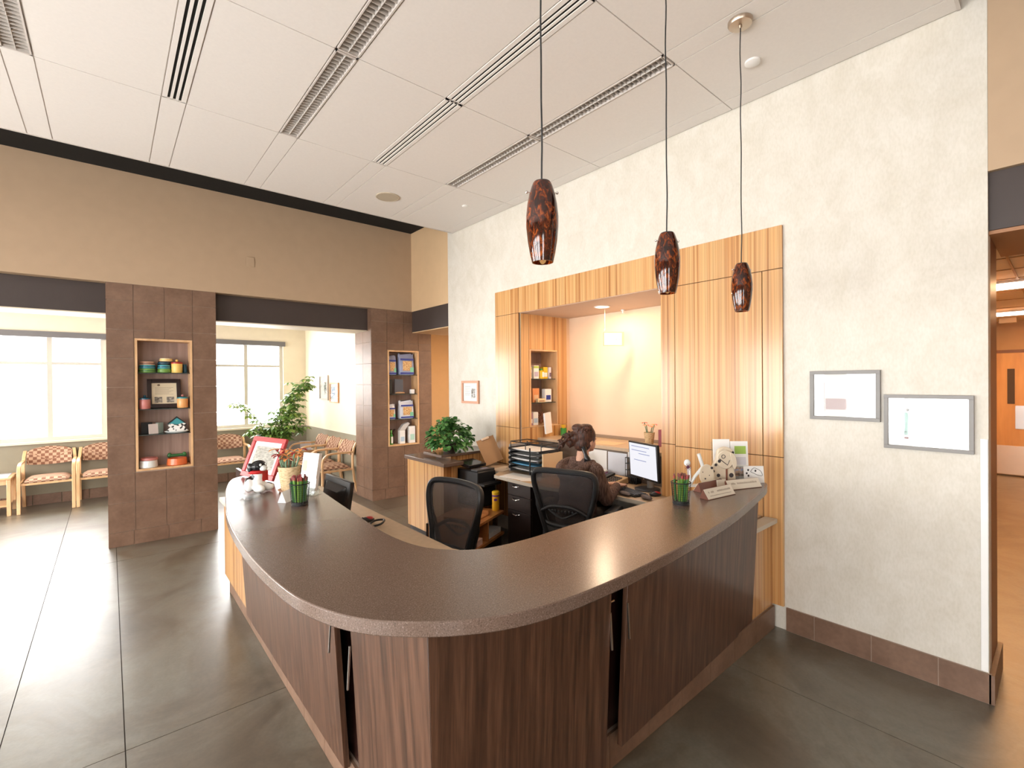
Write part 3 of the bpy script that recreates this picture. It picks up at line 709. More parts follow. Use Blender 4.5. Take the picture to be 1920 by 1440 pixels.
# zebra body above the plinth
def qprism(bm, lo, hi, z0, z1):
    a = [bm.verts.new((p[0], p[1], z0)) for p in lo]; b = [bm.verts.new((p[0], p[1], z1)) for p in hi]
    n = len(a); bm.faces.new(a[::-1]); bm.faces.new(b)
    for i in range(n): bm.faces.new((a[i], a[(i+1) % n], b[(i+1) % n], b[i]))
    return bm
new_obj('end_panel', box(0.712, 0.745, 3.64, 4.5, 0.158, 0.729), ZEBRA, RC, world=True)
new_obj('end_panel', box(3.17, 3.49, 1.325, 1.36, 0.158, 0.729), ZEBRA, RC, world=True)
new_obj('end_panel', box(0.747, 1.42, 4.47, 4.5, 0.158, 0.729), ZEBRA, RC, world=True)
# dark carcass behind the panels (seen in the slots)
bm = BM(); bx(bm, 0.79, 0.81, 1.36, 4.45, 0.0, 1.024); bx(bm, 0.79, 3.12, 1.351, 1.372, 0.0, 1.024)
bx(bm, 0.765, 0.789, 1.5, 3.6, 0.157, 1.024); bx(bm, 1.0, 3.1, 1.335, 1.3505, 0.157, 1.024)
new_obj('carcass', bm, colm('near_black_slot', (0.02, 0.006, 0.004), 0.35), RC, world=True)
TH = 0.024
def left_panel(name, ya, yb, mat=WENGE, bot=0.14, top=1.024):
    def xo(y): return 0.716-(y-1.9)*0.009
    dz = (top-0.156)*0.062
    bm = BM()
    lo = [(xo(ya), ya), (xo(ya)+TH, ya), (xo(yb)+TH, yb), (xo(yb), yb)]; hi = [(p[0]-dz, p[1]) for p in lo]
    return new_obj(name, qprism(bm, lo, hi, bot, top), mat, RC, bevel=0.0015, world=True)
def right_panel(name, xa, xb, mat=WENGE, bot=0.14, top=1.024):
    def yo(x): return 1.196+(x-0.71)*0.0515
    dz = (top-0.156)*0.055
    bm = BM()
    lo = [(xa, yo(xa)), (xb, yo(xb)), (xb, yo(xb)+TH), (xa, yo(xa)+TH)]; hi = [(p[0], p[1]-dz) for p in lo]
    return new_obj(name, qprism(bm, lo, hi, bot, top), mat, RC, bevel=0.0015, world=True)
left_panel('wood_panel', 1.915, 3.635)
right_panel('wood_panel', 1.665, 3.155)
# corner piece: two faces sharing a mitred edge
bm = BM()
c0 = (0.7165, 1.196)
z0, z1 = 0.0, 1.024
lo = [c0, (1.545, 1.239), (1.545, 1.263), (0.7405, 1.222)]; hi = [(0.664, 1.148), (1.545, 1.191), (1.545, 1.215), (0.688, 1.174)]
qprism(bm, lo, hi, z0, z1); new_obj('corner_panel', bm, WENGE, RC, bevel=0.0015, world=True)
bm = BM(); lo = [(0.7165, 1.198), (0.7395, 1.2225), (0.7415, 1.735), (0.7175, 1.735)]; hi = [(0.664, 1.150), (0.687, 1.1745), (0.689, 1.735), (0.665, 1.735)]
qprism(bm, lo, hi, z0, z1); new_obj('corner_panel', bm, WENGE, RC, bevel=0.0015, world=True)
bm = BM(); bx(bm, 0.745, 0.7895, 1.75, 1.90, 0, 0.022); new_obj('slot_sill', bm, TILE, RC, world=True)
# metal hanger plates at the slots
for (p, s) in (((0.669, 1.918, 0.72), (0.006, 0.006, 0.16)), ((0.672, 1.732, 0.66), (0.006, 0.006, 0.16))):
    new_obj('metal_bracket', cb(BM(), (p[0]-0.004, p[1], p[2]), s, ry=math.radians(3.5)), STEEL, RC, world=True)
for (p, s) in (((1.545, 1.206, 0.70), (0.007, 0.006, 0.15)), ((1.668, 1.210, 0.70), (0.007, 0.006, 0.15))):
    new_obj('metal_bracket', cb(BM(), (p[0], p[1]-0.004, p[2]), s, rx=math.radians(-3)), STEEL, RC, world=True)
new_obj('standoff_pin', tube(BM(), [(1.548, 1.232, 0.80), (1.60, 1.232, 0.80)], 0.006, 12), CHROME, RC, world=True)
# riser wall between worktop and top, and lower inner face
bm = BM()
bx(bm, 0.812, 0.832, 1.5, 3.62, 0.761, 1.024); bx(bm, 0.85, 3.1, 1.3735, 1.392, 0.761, 1.024)
new_obj('riser', bm, ZEBRA, RC, world=True)

# worktop (desk level)
wk = [(.70, 4.65), (1.36, 4.66), (1.50, 4.52), (1.50, 2.30), (1.58, 2.08), (1.80, 1.96), (3.05, 1.96), (3.21, 2.12), (3.21, 2.46), (3.13, 2.62), (3.02, 3.05), (3.0, 3.35), (3.01, 3.82), (3.16, 3.92), (3.17, 4.42), (3.492, 4.42), (3.492, 3.974), (3.783, 3.974), (3.783, 2.194), (3.492, 2.194), (3.492, 1.29), (.70, 1.29)]
# keep clear of riser by cutting worktop around it: two slabs
outerw = [(.70, 4.65), (.811, 4.655), (.811, 1.3725), (3.492, 1.3725), (3.492, 1.29), (.70, 1.29)]
WT = thing('desk_worktop', 'beige laminate desk worktop running inside and behind the reception counter', 'desk', (1.5, 3.5, 0))
body = [(.833, 4.655), (1.36, 4.66), (1.50, 4.52), (1.50, 2.30), (1.58, 2.08), (1.80, 1.96), (3.05, 1.96), (3.21, 2.12), (3.21, 2.46), (3.13, 2.62), (3.02, 3.05), (3.0, 3.35), (3.01, 3.82), (3.16, 3.92), (3.17, 4.42), (3.492, 4.42), (3.492, 3.974), (3.783, 3.974), (3.783, 2.194), (3.492, 2.194), (3.492, 1.393), (.833, 1.393)]
new_obj('worktop', prism(BM(), body, 0.731, 0.76), [LAM], WT, bevel=0.002, world=True)
ins = prism(BM(), [(.7001, 4.65), (.789, 4.655), (.789, 3.66), (.7001, 3.66)], 0.731, 0.7605); new_obj('worktop_end', ins, [LAMEDGE], WT, bevel=0.002, world=True)
ins = prism(BM(), [(3.13, 1.3725), (3.492, 1.3725), (3.492, 1.29), (3.13, 1.29)], 0.731, 0.7605); new_obj('worktop_end', ins, [LAMEDGE], WT, bevel=0.002, world=True)
e = BM()
edge = [(3.21, 2.12), (3.21, 2.46), (3.13, 2.62), (3.02, 3.05), (3.0, 3.35), (3.01, 3.82), (3.16, 3.92), (3.17, 4.42)]
for a_, b_ in zip(edge, edge[1:]):
    d = Vector((b_[0]-a_[0], b_[1]-a_[1])); n = Vector((-d.y, d.x)).normalized()*0.004
    prism(e, [a_, b_, (b_[0]+n.x, b_[1]+n.y), (a_[0]+n.x, a_[1]+n.y)], 0.729, 0.7602)
new_obj('front_edge', e, LAMEDGE, WT, world=True)
new_obj('support_panel', box(3.45, 3.48, 2.2, 2.6, 0.0, 0.73), colm('grey_panel', (0.42, 0.38, 0.32), 0.5), WT, world=True)
new_obj('support_panel', box(1.44, 1.47, 4.0, 4.45, 0.0, 0.73), colm('grey_panel', (0.42, 0.38, 0.32), 0.5), WT, world=True)

# drawer pedestal
t = thing('drawer_pedestal', 'near black three drawer file pedestal under the desk return', 'drawer cabinet', (3.3, 3.51, 0))
new_obj('body', box(3.09, 3.48, 3.335, 3.685, 0.03, 0.728), BLACKDRAWER, t, world=True)
new_obj('toe_kick', box(3.12, 3.47, 3.345, 3.675, 0.0, 0.029), BLACK, t, world=True)
for z0, z1, pz in ((0.585, 0.722, 0.695), (0.435, 0.58, 0.565), (0.05, 0.43, 0.415)):
    d = new_obj('drawer', box(3.07, 3.089, 3.34, 3.68, z0, z1), BLACKDRAWER, t, bevel=0.002, world=True)
    h_ = BM(); tube(h_, smooth_curve([(3.069, 3.60, pz-0.01), (3.052, 3.585, pz-0.016), (3.048, 3.55, pz-0.02), (3.052, 3.515, pz-0.016), (3.069, 3.50, pz-0.01)], False, 4), 0.0055, 8, flat=1.0)
    new_obj('pull', h_, CHROME, d, world=True)

# side cabinet with solid top (left of printer)
t = thing('side_cabinet', 'low zebra wood end cabinet with a dark brown top beside the tiled pillar', 'cabinet', (2.76, 4.64, 0))
new_obj('body', box(2.68, 2.86, 4.27, 5.06, 0.05, 0.826), ZEBRA, t, bevel=0.0015, world=True)
new_obj('top', box(2.645, 2.90, 4.21, 5.08, 0.827, 0.867), COUNTER, t, bevel=0.004, world=True)
new_obj('plinth', box(2.70, 2.85, 4.29, 5.04, 0, 0.049), BLACKDRAWER, t, world=True)
t = thing('back_cabinet', 'zebra wood back panel with a raised dark cap carrying the ivy', 'cabinet', (3.2, 4.62, 0))
new_obj('body', box(2.902, 3.495, 4.475, 4.80, 0, 0.889), ZEBRA, t, world=True)
new_obj('top', box(2.76, 3.496, 4.44, 4.83, 0.890, 0.918), COUNTER, t, bevel=0.003, world=True)

# shelf unit for canister (under the printer)
un = Matrix.Translation((2.50, 3.47, 0)) @ Euler((0, 0, math.radians(25))).to_matrix().to_4x4()
t = thing('printer_stand', 'open orange wood shelf unit in the corner beneath the printer', 'shelf unit', (2.7, 3.8, 0))
ORW = wood('orange_wood', [(0.3, (0.30, 0.10, 0.025)), (0.6, (0.48, 0.20, 0.06)), (0.8, (0.40, 0.15, 0.04))], 8, 3, 0.4, 0.2, fine=0.2)
new_obj('shelf', box(0.0, 0.62, 0, 0.50, 0.382, 0.405, un), ORW, t, world=True)
new_obj('shelf', box(0.0, 0.62, 0, 0.50, 0.165, 0.19, un), ORW, t, world=True)
new_obj('base', box(0.02, 0.60, 0.02, 0.50, 0.0, 0.164, un), BLACKDRAWER, t, world=True)
new_obj('divider', box(0.27, 0.29, 0.005, 0.50, 0.191, 0.381, un), ORW, t, world=True)
new_obj('divider', box(0.0, 0.02, 0.005, 0.50, 0.191, 0.381, un), ORW, t, world=True)
new_obj('back_board', box(0.0, 0.62, 0.505, 0.525, 0.0, 0.38, un), BLACKDRAWER, t, world=True)
single('paper_ream', box(0.33, 0.60, 0.03, 0.40, 0.1905, 0.24, un), PAPER, 'white paper stack in the right cubby of the orange shelf unit', 'paper')
single('note_box', box(0.08, 0.19, 0.02, 0.14, 0.1905, 0.25, un), colm('peach_box', (0.62, 0.42, 0.36), 0.5), 'small peach box in the left cubby of the orange shelf unit', 'box', bevel=0.002)
single('wood_tray', bx(bx(box(0.05, 0.40, 0.06, 0.36, 0.4055, 0.418, un), 0.05, 0.06, 0.06, 0.36, 0.4181, 0.45, un), 0.39, 0.40, 0.06, 0.36, 0.4181, 0.45, un), ORW, 'flat orange wood tray on the upper shelf beside the yellow canister', 'tray')
t = thing('wipes_canister', 'yellow wipes canister with a purple label on the wooden shelf', 'canister', (3.0, 3.79, 0.4055))
new_obj('body', lathe(BM(), [(0.036, 0), (0.037, 0.004), (0.037, 0.165), (0.036, 0.168)], 28), colm('canister_orange_yellow', (0.80, 0.42, 0.02), 0.35), t)
new_obj('lid', lathe(BM(), [(0.0385, 0.1685), (0.0385, 0.19), (0.03, 0.198), (0, 0.198)], 28), YELLOW, t)
new_obj('label_band', lathe(BM(), [(0.0375, 0.145), (0.0378, 0.146), (0.0378, 0.158), (0.0375, 0.159)], 28), colm('purple_label', (0.12, 0.03, 0.22), 0.4), t)
m = frame_mtx((-0.0245, -0.0293, 0.115), (0.767, -0.642, 0), (-0.642, -0.767, 0))
a = BM(); lathe(a, [(0.018, 0), (0.018, 0.0015), (0, 0.0015)], 20, m @ Matrix.Diagonal((1, 0.7, 1, 1))); new_obj('label_emblem', a, colm('purple_label', (0.12, 0.03, 0.22), 0.4), t)

# printer
PM = Matrix.Translation((3.015, 4.17, 0.62)) @ Euler((0, 0, math.radians(3))).to_matrix().to_4x4()
t = thing('printer', 'black desktop printer wedged between the end cabinet and the desk', 'printer', (2.915, 4.18, 0.40))
new_obj('body', box(-0.125, 0.125, -0.20, 0.20, -0.215, 0.16, PM), BLACK, t, bevel=0.012, world=True)
new_obj('output_tray', box(-0.12, 0.12, -0.30, -0.201, 0.02, 0.045, PM), BLACK, t, bevel=0.004, world=True)
new_obj('control_panel', bx(BM(), -0.12, 0.12, -0.19, -0.08, 0.161, 0.178, PM), DGREY, t, bevel=0.003, world=True)
new_obj('display', box(-0.02, 0.05, -0.16, -0.12, 0.1785, 0.181, PM), colm('lilac_screen', (0.42, 0.40, 0.52), 0.2), t, world=True)
lidm = PM @ Matrix.Translation((0, 0.02, 0.185)) @ Euler((math.radians(6), 0, 0)).to_matrix().to_4x4()
new_obj('scanner_lid', box(-0.12, 0.12, -0.07, 0.17, 0.0, 0.035, lidm), BLACKG, t, bevel=0.006, world=True)

# ================================================================ WALL NICHES (in the pillars)
def wall_niche(label, x0, x1, z0, z1, shelves):
    t = thing('display_niche', label, 'display niche', ((x0+x1)/2, YF, z0))
    d = 0.21; fw = 0.022; y0 = YF-0.006
    fr = BM(); bx(fr, x0, x0+fw, y0, YF+d, z0, z1); bx(fr, x1-fw, x1, y0, YF+d, z0, z1); bx(fr, x0+fw, x1-fw, y0, YF+d, z1-fw, z1); bx(fr, x0+fw, x1-fw, y0, YF+d, z0, z0+fw)
    new_obj('frame', fr, OAKFR, t, bevel=0.001, world=True)
    new_obj('back_panel', box(x0+fw, x1-fw, YF+d-0.01, YF+d-0.001, z0+fw, z1-fw), NICHEBACK, t, world=True)
    for z in shelves: new_obj('glass_shelf', box(x0+fw+0.001, x1-fw-0.001, YF+0.008, YF+d-0.012, z-0.008, z), GLASS_SHELF, t, world=True)
    return t
NA = (1.850, 1.452, 1.172)
wall_niche('wood framed display niche with glass shelves in the left tiled pillar', 0.214, 0.731, 0.782, 2.222, NA)
NB = (1.835, 1.545, 1.168)
wall_niche('wood framed display niche of pet food in the right tiled pillar', 3.139, 3.655, 0.768, 2.204, NB)
e = 0.0006
def bowl(name, label, x, y, z, r, h, mats, cat='bowl', group=None):
    t = thing(name, label, cat, (x, y, z+e), 0, group)
    new_obj('body', lathe(BM(), [(r*0.92, 0), (r, h*0.1), (r*0.93, h), (r*0.86, h), (r*0.84, h*0.35), (0, h*0.3)], 28), mats[0], t)
    new_obj('rim_band', lathe(BM(), [(r*0.99+0.001, h*0.35), (r*0.985+0.001, h*0.65)], 28), mats[1], t) if len(mats) > 1 else None
    return t
def jar(label, x, y, z, r, h, body, lid, knob, lr=1.0):
    t = thing('lidded_jar', label, 'jar', (x, y, z+e), 0, 'ceramic treat jars in the left niche')
    new_obj('body', lathe(BM(), [(r*0.94, 0), (r, h*0.05), (r, h*0.95), (r*0.96, h)], 28), body, t)
    new_obj('lid', lathe(BM(), [(r*1.04, h+0.0005), (r*1.05, h+0.012), (r*0.5, h+0.022), (0, h+0.024)], 28), lid, t)
    new_obj('knob', lathe(BM(), [(0.006, h+0.0235), (0.014, h+0.032), (0.010, h+0.045), (0, h+0.047)], 16), knob, t)
    return t
TURQ = colm('turquoise_glaze', (0.06, 0.30, 0.34), 0.25); DBLUE = colm('dark_blue_glaze', (0.02, 0.10, 0.16), 0.25); DGREEN = colm('dark_green_glaze', (0.04, 0.15, 0.05), 0.25)
PINK = colm('dusty_pink_glaze', (0.52, 0.19, 0.17), 0.3); CREAMG = colm('cream_glaze', (0.74, 0.60, 0.36), 0.3); YELG = colm('yellow_glaze', (0.80, 0.55, 0.15), 0.3)
LGREEN = colm('leaf_green_glaze', (0.15, 0.30, 0.06), 0.3); WHITEG = colm('white_glaze', (0.72, 0.75, 0.74), 0.25)
z = NA[0]; yy = YF+0.10
bowl('pet_bowl', 'dark blue and green dog bowl at the bottom left of the top niche shelf', 0.325, yy, z, 0.078, 0.045, [LGREEN, DGREEN], group='stacked dog bowls in the left niche')
bowl('pet_bowl', 'turquoise dog bowl nested second in the left stack on the top niche shelf', 0.325, yy, z+0.046, 0.076, 0.040, [TURQ, DBLUE], group='stacked dog bowls in the left niche')
bowl('pet_bowl', 'tan dog bowl with brown paw marks topping the left stack', 0.325, yy, z+0.087, 0.070, 0.036, [CLAY, colm('brown_mark', (0.12, 0.05, 0.03), 0.4)], group='stacked dog bowls in the left niche')
bowl('pet_bowl', 'green dog bowl at the base of the stack left of the yellow jar', 0.478, yy+0.01, z, 0.070, 0.045, [LGREEN, LGREEN], group='stacked dog bowls in the left niche')
bowl('pet_bowl', 'blue dog bowl above the green one left of the yellow jar', 0.478, yy+0.01, z+0.046, 0.066, 0.045, [TURQ, DBLUE], group='stacked dog bowls in the left niche')
bowl('pet_bowl', 'dark bowl third up in the stack left of the yellow jar', 0.478, yy+0.01, z+0.092, 0.062, 0.036, [BLACKG, DBLUE], group='stacked dog bowls in the left niche')
bowl('pet_bowl', 'cream bowl topping the stack on the top niche shelf', 0.495, yy+0.01, z+0.129, 0.062, 0.035, [CREAMG, YELG], group='stacked dog bowls in the left niche')
jar('bright yellow jar with a red rimmed lid on the top niche shelf', 0.592, YF+0.072, z, 0.052, 0.105, YELG, RED, YELG)
single('small_vase', at(lathe(BM(), [(0.02, 0), (0.024, 0.03), (0.018, 0.09), (0.02, 0.1)], 18), (0.672, YF+0.13, z+e)), DBLUE, 'dark blue vase behind the yellow jar on the top niche shelf', 'vase')
z = NA[1]
t = thing('certificate_frame', 'black framed certificate with two small photos on the second niche shelf', 'picture frame', (0.478, YF+0.15, z+e))
FM = frame_mtx((0.478, YF+0.118, z+0.004), (1, 0.0, 0), (0, -1, 0.22))
fr = BM(); bx(fr, -0.155, -0.115, 0, 0.33, 0, 0.018, FM); bx(fr, 0.115, 0.155, 0, 0.33, 0, 0.018, FM); bx(fr, -0.115, 0.115, 0, 0.045, 0, 0.018, FM); bx(fr, -0.115, 0.115, 0.285, 0.33, 0, 0.018, FM)
new_obj('frame', fr, colm('black_wood_frame', (0.025, 0.012, 0.012), 0.3), t, bevel=0.002, world=True)
new_obj('certificate', box(-0.115, 0.115, 0.045, 0.285, 0.004, 0.007, FM), colm('parchment', (0.72, 0.62, 0.45), 0.6), t, world=True)
a = BM(); bx(a, -0.09, -0.02, 0.06, 0.125, 0.007, 0.0085, FM); bx(a, 0.02, 0.09, 0.06, 0.125, 0.007, 0.0085, FM)
new_obj('photo', a, ramp_tex('grey_photo', [(0.35, (0.08, 0.07, 0.06)), (0.65, (0.5, 0.45, 0.38))], (40, 40, 40), 0.5, 3), t, world=True)
a = BM(); ell(a, FM @ Vector((-0.05, 0.262, 0.0085)), (0.013, 0.003, 0.011))
for k in range(7): bx(a, -0.085, 0.085-0.02*(k % 3), 0.232-0.013*k, 0.2345-0.013*k, 0.007, 0.0078, FM)
new_obj('lettering', a, colm('brown_ink', (0.20, 0.14, 0.09), 0.6), t, world=True)
jar('dusty pink jar with a blue lid at the left of the second niche shelf', 0.298, YF+0.062, z, 0.050, 0.105, PINK, DBLUE, DBLUE)
jar('orange yellow jar with a teal lid at the right of the second niche shelf', 0.640, YF+0.062, z, 0.052, 0.105, colm('peach_glaze', (0.78, 0.38, 0.14), 0.3), TURQ, PINK)
z = NA[2]
t = thing('small_box', 'pale pink and green folded card box on the third niche shelf', 'box', (0.37, YF+0.07, z+e), math.radians(18))
new_obj('front', cb(BM(), (0, 0, 0.055), (0.088, 0.012, 0.11), rx=-0.12), colm('pale_pink_card', (0.66, 0.58, 0.55), 0.6), t)
new_obj('side', cb(BM(), (0.075, 0.035, 0.06), (0.07, 0.03, 0.118), rz=0.5), colm('sage_card', (0.36, 0.46, 0.42), 0.6), t)
single('dark_frame', cb(BM(), (0.315, YF+0.13, z+0.065), (0.1, 0.012, 0.125)), BLACK, 'dark small frame behind the pink card box on the third niche shelf', 'picture frame')
t = thing('dog_house_figurine', 'black and white spotted figurine under a teal roof on the third niche shelf', 'figurine', (0.585, YF+0.085, z+e))
new_obj('platter', lathe(BM(), [(0.09, 0), (0.115, 0.014), (0.112, 0.02), (0.0, 0.012)], 36, None, 1, 0.62), WHITEG, t)
m = frame_mtx((0, 0.005, 0.018), (1, 0, 0), (0, -1, 0.0))
new_obj('roof', prism(BM(), [(-0.078, 0.085), (0, 0.152), (0.078, 0.085), (0.06, 0.065), (-0.06, 0.065)], 0, 0.02, m), TURQ, t, bevel=0.003)
new_obj('roof_edge', prism(BM(), [(-0.09, 0.084), (0, 0.166), (0.09, 0.084), (0.084, 0.076), (0, 0.150), (-0.084, 0.076)], -0.004, 0.024, m), BLACK, t)
a = BM(); prism(a, smooth_curve([(-0.085, 0.0), (-0.07, 0.04), (-0.085, 0.075), (-0.05, 0.085), (0, 0.07), (0.05, 0.088), (0.09, 0.075), (0.072, 0.04), (0.09, 0.0)], True, 4), 0.021, 0.045, m)
new_obj('body', a, ramp_tex('cow_spots', [(0.0, (0.02,)*3), (0.44, (0.02,)*3), (0.46, (0.82, 0.81, 0.78)), (1, (0.82, 0.81, 0.78))], (30, 30, 30), 0.3, 1), t)
new_obj('name_plaque', prism(BM(), [(-0.025, 0.02), (0.02, 0.012), (0.028, 0.05), (-0.022, 0.056)], 0.0455, 0.049, m), PAPER, t)
z = 0.804
bowl('pet_bowl', 'white ridged dog bowl at the bottom left of the left niche', 0.325, YF+0.085, z, 0.085, 0.078, [WHITEG], group='large dog bowls in the bottom of the left niche')
bowl('pet_bowl', 'orange oval dog bowl at the bottom right of the left niche', 0.585, YF+0.095, z, 0.098, 0.075, [ORANGE], group='large dog bowls in the bottom of the left niche')
bowl('pet_bowl', 'dusty pink bowl resting on the white one at the bottom of the left niche', 0.33, YF+0.092, z+0.079, 0.082, 0.028, [PINK], group='large dog bowls in the bottom of the left niche')
a = BM(); ell(a, (-0.07, 0, 0), (0.024, 0.016, 0.022)); ell(a, (0.07, 0, 0), (0.024, 0.016, 0.022)); ell(a, (-0.07, 0, 0.018), (0.018, 0.014, 0.014)); ell(a, (0.07, 0, 0.018), (0.018, 0.014, 0.014)); tube(a, [(-0.07, 0, 0), (0.07, 0, 0)], 0.016, 12)
single('bone_toy', at(a, (0.59, YF+0.155, z+0.1), 0, 0, 0), DGREEN, 'dark green bone shaped toy standing behind the orange bowl', 'toy')

# pet food bags in the right niche
def bag(label, x, y, z, wd, dp, h, base_mat, kind='bag', tilt=0, rz=0, group='pet food bags in the right niche', win=True, bandm=BLUE):
    t = thing('pet_food_bag', label, 'bag', (x, y, z+e), rz, group)
    a = BM()
    prof = [(0, 0.90, 0.9), (0.06, 1, 1), (0.3, 1.0, 1.04), (0.55, 0.99, 0.95), (0.70, 0.97, 0.75), (0.85, 1.0, 0.40), (0.93, 1.03, 0.12), (1.0, 1.06, 0.05)]
    rings = []
    for f, sx_, sy_ in prof:
        hw, hd = wd/2*sx_, dp/2*sy_
        ring = []
        for k in range(20):
            an = 2*PI*k/20; cx, cy_ = math.cos(an), math.sin(an)
            q = 0.35
            ring.append(a.verts.new((hw*math.copysign(abs(cx)**q, cx), hd*math.copysign(abs(cy_)**q, cy_)+tilt*f, h*f+0.012*math.sin(k*2.1)*(f > .8))))
        rings.append(ring)
    for p, q_ in zip(rings, rings[1:]):
        for k in range(20): a.faces.new((p[k], p[(k+1) % 20], q_[(k+1) % 20], q_[k]))
    a.faces.new(rings[0][::-1]); a.faces.new(rings[-1])
    new_obj('body', a, base_mat, t)
    yf = -dp/2-0.0015
    if win:
        new_obj('window_print', box(-wd*0.30, wd*0.30, yf-0.002, yf+0.004, h*0.20, h*0.66), ramp_tex('kibble_print', [(0.35, (0.42, 0.20, 0.07)), (0.6, (0.72, 0.48, 0.22)), (0.75, (0.8, 0.7, 0.5))], (60, 60, 60), 0.4, 3), t)
        new_obj('colour_band', box(-wd*0.46, wd*0.46, yf-0.001, yf+0.004, h*0.04, h*0.12), bandm, t); new_obj('colour_band', box(-wd*0.44, wd*0.44, yf+0.002, yf+0.012, h*0.70, h*0.78), bandm, t)
        new_obj('green_mark', box(wd*0.18, wd*0.42, yf-0.0045, yf-0.0021, h*0.14, h*0.36), colm('mint_print', (0.20, 0.55, 0.36), 0.4), t)
    return t
BAGW = colm('white_bag', (0.62, 0.64, 0.70), 0.3); BAGB = colm('grey_blue_bag', (0.30, 0.34, 0.50), 0.25)
bag('smaller blue and clear kibble bag at the left of the top shelf', 3.24, YF+0.09, NB[0], 0.135, 0.09, 0.29, BAGB)
bag('large crumpled blue kibble bag at the right of the top shelf', 3.475, YF+0.085, NB[0], 0.25, 0.12, 0.32, BAGB)
bag('narrow white and blue kibble bag at the left of the third shelf', 3.225, YF+0.09, NB[2], 0.12, 0.09, 0.22, BAGW)
bag('square white kibble bag with a blue top on the third shelf', 3.47, YF+0.085, NB[2], 0.235, 0.12, 0.27, BAGW)
single('pet_photo_frame', at(cb(BM(), (0, 0, 0.11), (0.14, 0.014, 0.22), rx=-0.15, ry=0.08), (3.37, YF+0.11, NB[1]+0.006)), colm('black_wood_frame', (0.025, 0.012, 0.012)), 'black frame leaning in the middle of the second shelf of the right niche', 'picture frame')
single('pet_photo_frame', at(cb(BM(), (0, 0, 0.11), (0.09, 0.014, 0.22)), (3.215, YF+0.11, NB[1]+0.002)), colm('dark_green_black', (0.02, 0.02, 0.018)), 'dark narrow frame at the left end of the second shelf of the right niche', 'picture frame')
single('rawhide_chew', at(ell(BM(), (0, 0, 0.017), (0.085, 0.03, 0.017)), (3.36, YF+0.05, NB[1]+e)), colm('tan_chew', (0.45, 0.28, 0.16), 0.6), 'flat tan chew lying on the second shelf of the right niche', 'pet chew')
single('mini_box', cb(BM(), (3.565, YF+0.05, NB[1]+0.036), (0.06, 0.05, 0.068)), WHITE, 'small white box at the right end of the second shelf', 'box', bevel=0.002)
def carton(label, x, y, z, wd, dp, h, body, band, rz=0, top=None, group=None, cat='box'):
    t = thing('carton', label, cat, (x, y, z+e), rz, group)
    new_obj('body', cb(BM(), (0, 0, h/2), (wd, dp, h)), body, t, bevel=0.002)
    new_obj('label_print', cb(BM(), (0, -dp/2-0.0012, h*0.35), (wd*0.7, 0.002, h*0.35)), band, t)
    if top: new_obj('top_print', cb(BM(), (0, -dp/2-0.0012, h*0.88), (wd*0.98, 0.002, h*0.16)), top, t)
    return t
carton('tall pale milk carton shaped box in the bottom middle of the right niche', 3.385, YF+0.06, 0.791, 0.085, 0.07, 0.20, PAPER, colm('pale_blue_print', (0.45, 0.6, 0.75)), group='cartons in the bottom of the right niche')
carton('tall white box with a green mark at the bottom right of the right niche', 3.55, YF+0.06, 0.791, 0.10, 0.07, 0.255, PAPER, colm('pale_green_print', (0.45, 0.7, 0.6)), group='cartons in the bottom of the right niche')
a = BM(); m = frame_mtx((3.385, YF+0.098, 0.99), (1, 0, 0), (0, -1, 0)); prism(a, [(-0.045, 0.005), (0.05, 0.005), (0.13, 0.10), (0.10, 0.12), (0.02, 0.09)], 0, 0.06, m)
single('bag_scoop', a, colm('grey_white_scoop', (0.55, 0.54, 0.54), 0.4), 'grey white folded bag lying across the cartons in the right niche', 'bag')
t = thing('shampoo_bottle', 'green bottle with white label at the bottom left of the right niche', 'bottle', (3.215, YF+0.06, 0.791))
new_obj('body', lathe(BM(), [(0.026, 0), (0.027, 0.01), (0.027, 0.13), (0.012, 0.16), (0.012, 0.18)], 20), GREEN, t)
new_obj('cap', lathe(BM(), [(0.014, 0.1805), (0.014, 0.215), (0, 0.216)], 16), colm('green_cap', (0.2, 0.5, 0.15)), t)
new_obj('label_print', cb(BM(), (0.0, -0.0275, 0.07), (0.03, 0.003, 0.10)), PAPER, t)
a = BM()
for k in range(9): tube(a, [(random.uniform(-.03, .03), 0, 0), (random.uniform(-.03, .05), random.uniform(-.02, .02), 0.12), (random.uniform(-.04, .06), random.uniform(-.03, .0), 0.22)], 0.006, 6)
single('leash_bundle', at(a, (3.275, YF+0.155, 0.791)), colm('dark_brown_leather', (0.06, 0.025, 0.02)), 'dark brown leashes standing behind the green bottle', 'leashes')

# boxes in the zebra cabinet
yc = NY1+0.07
WB = PAPER
G1 = 'packaged products in the zebra wood cabinet'
carton('white box with dark print at the left of the cabinet top shelf', 3.715, yc+0.02, 1.750, 0.055, 0.08, 0.135, colm('cream_box', (0.74, 0.68, 0.6)), colm('brown_print', (0.35, 0.2, 0.12)), top=colm('lime_print', (0.4, 0.55, 0.1)), group=G1)
carton('taller white box with a lime top on the cabinet top shelf', 3.80, yc, 1.750, 0.085, 0.07, 0.155, WB, colm('lilac_print', (0.5, 0.45, 0.6)), top=colm('lime_print', (0.4, 0.55, 0.1)), group=G1)
t = thing('supplement_bottle', 'yellow bottle with green cap on the cabinet top shelf', 'bottle', (3.905, yc, 1.7506))
new_obj('body', lathe(BM(), [(0.033, 0), (0.034, 0.005), (0.034, 0.085), (0.02, 0.10)], 22), YELLOW, t)
new_obj('cap', lathe(BM(), [(0.022, 0.1005), (0.022, 0.118), (0, 0.119)], 18), GREEN, t)
new_obj('label_print', cb(BM(), (0.006, -0.0345, 0.05), (0.028, 0.003, 0.06)), WB, t)
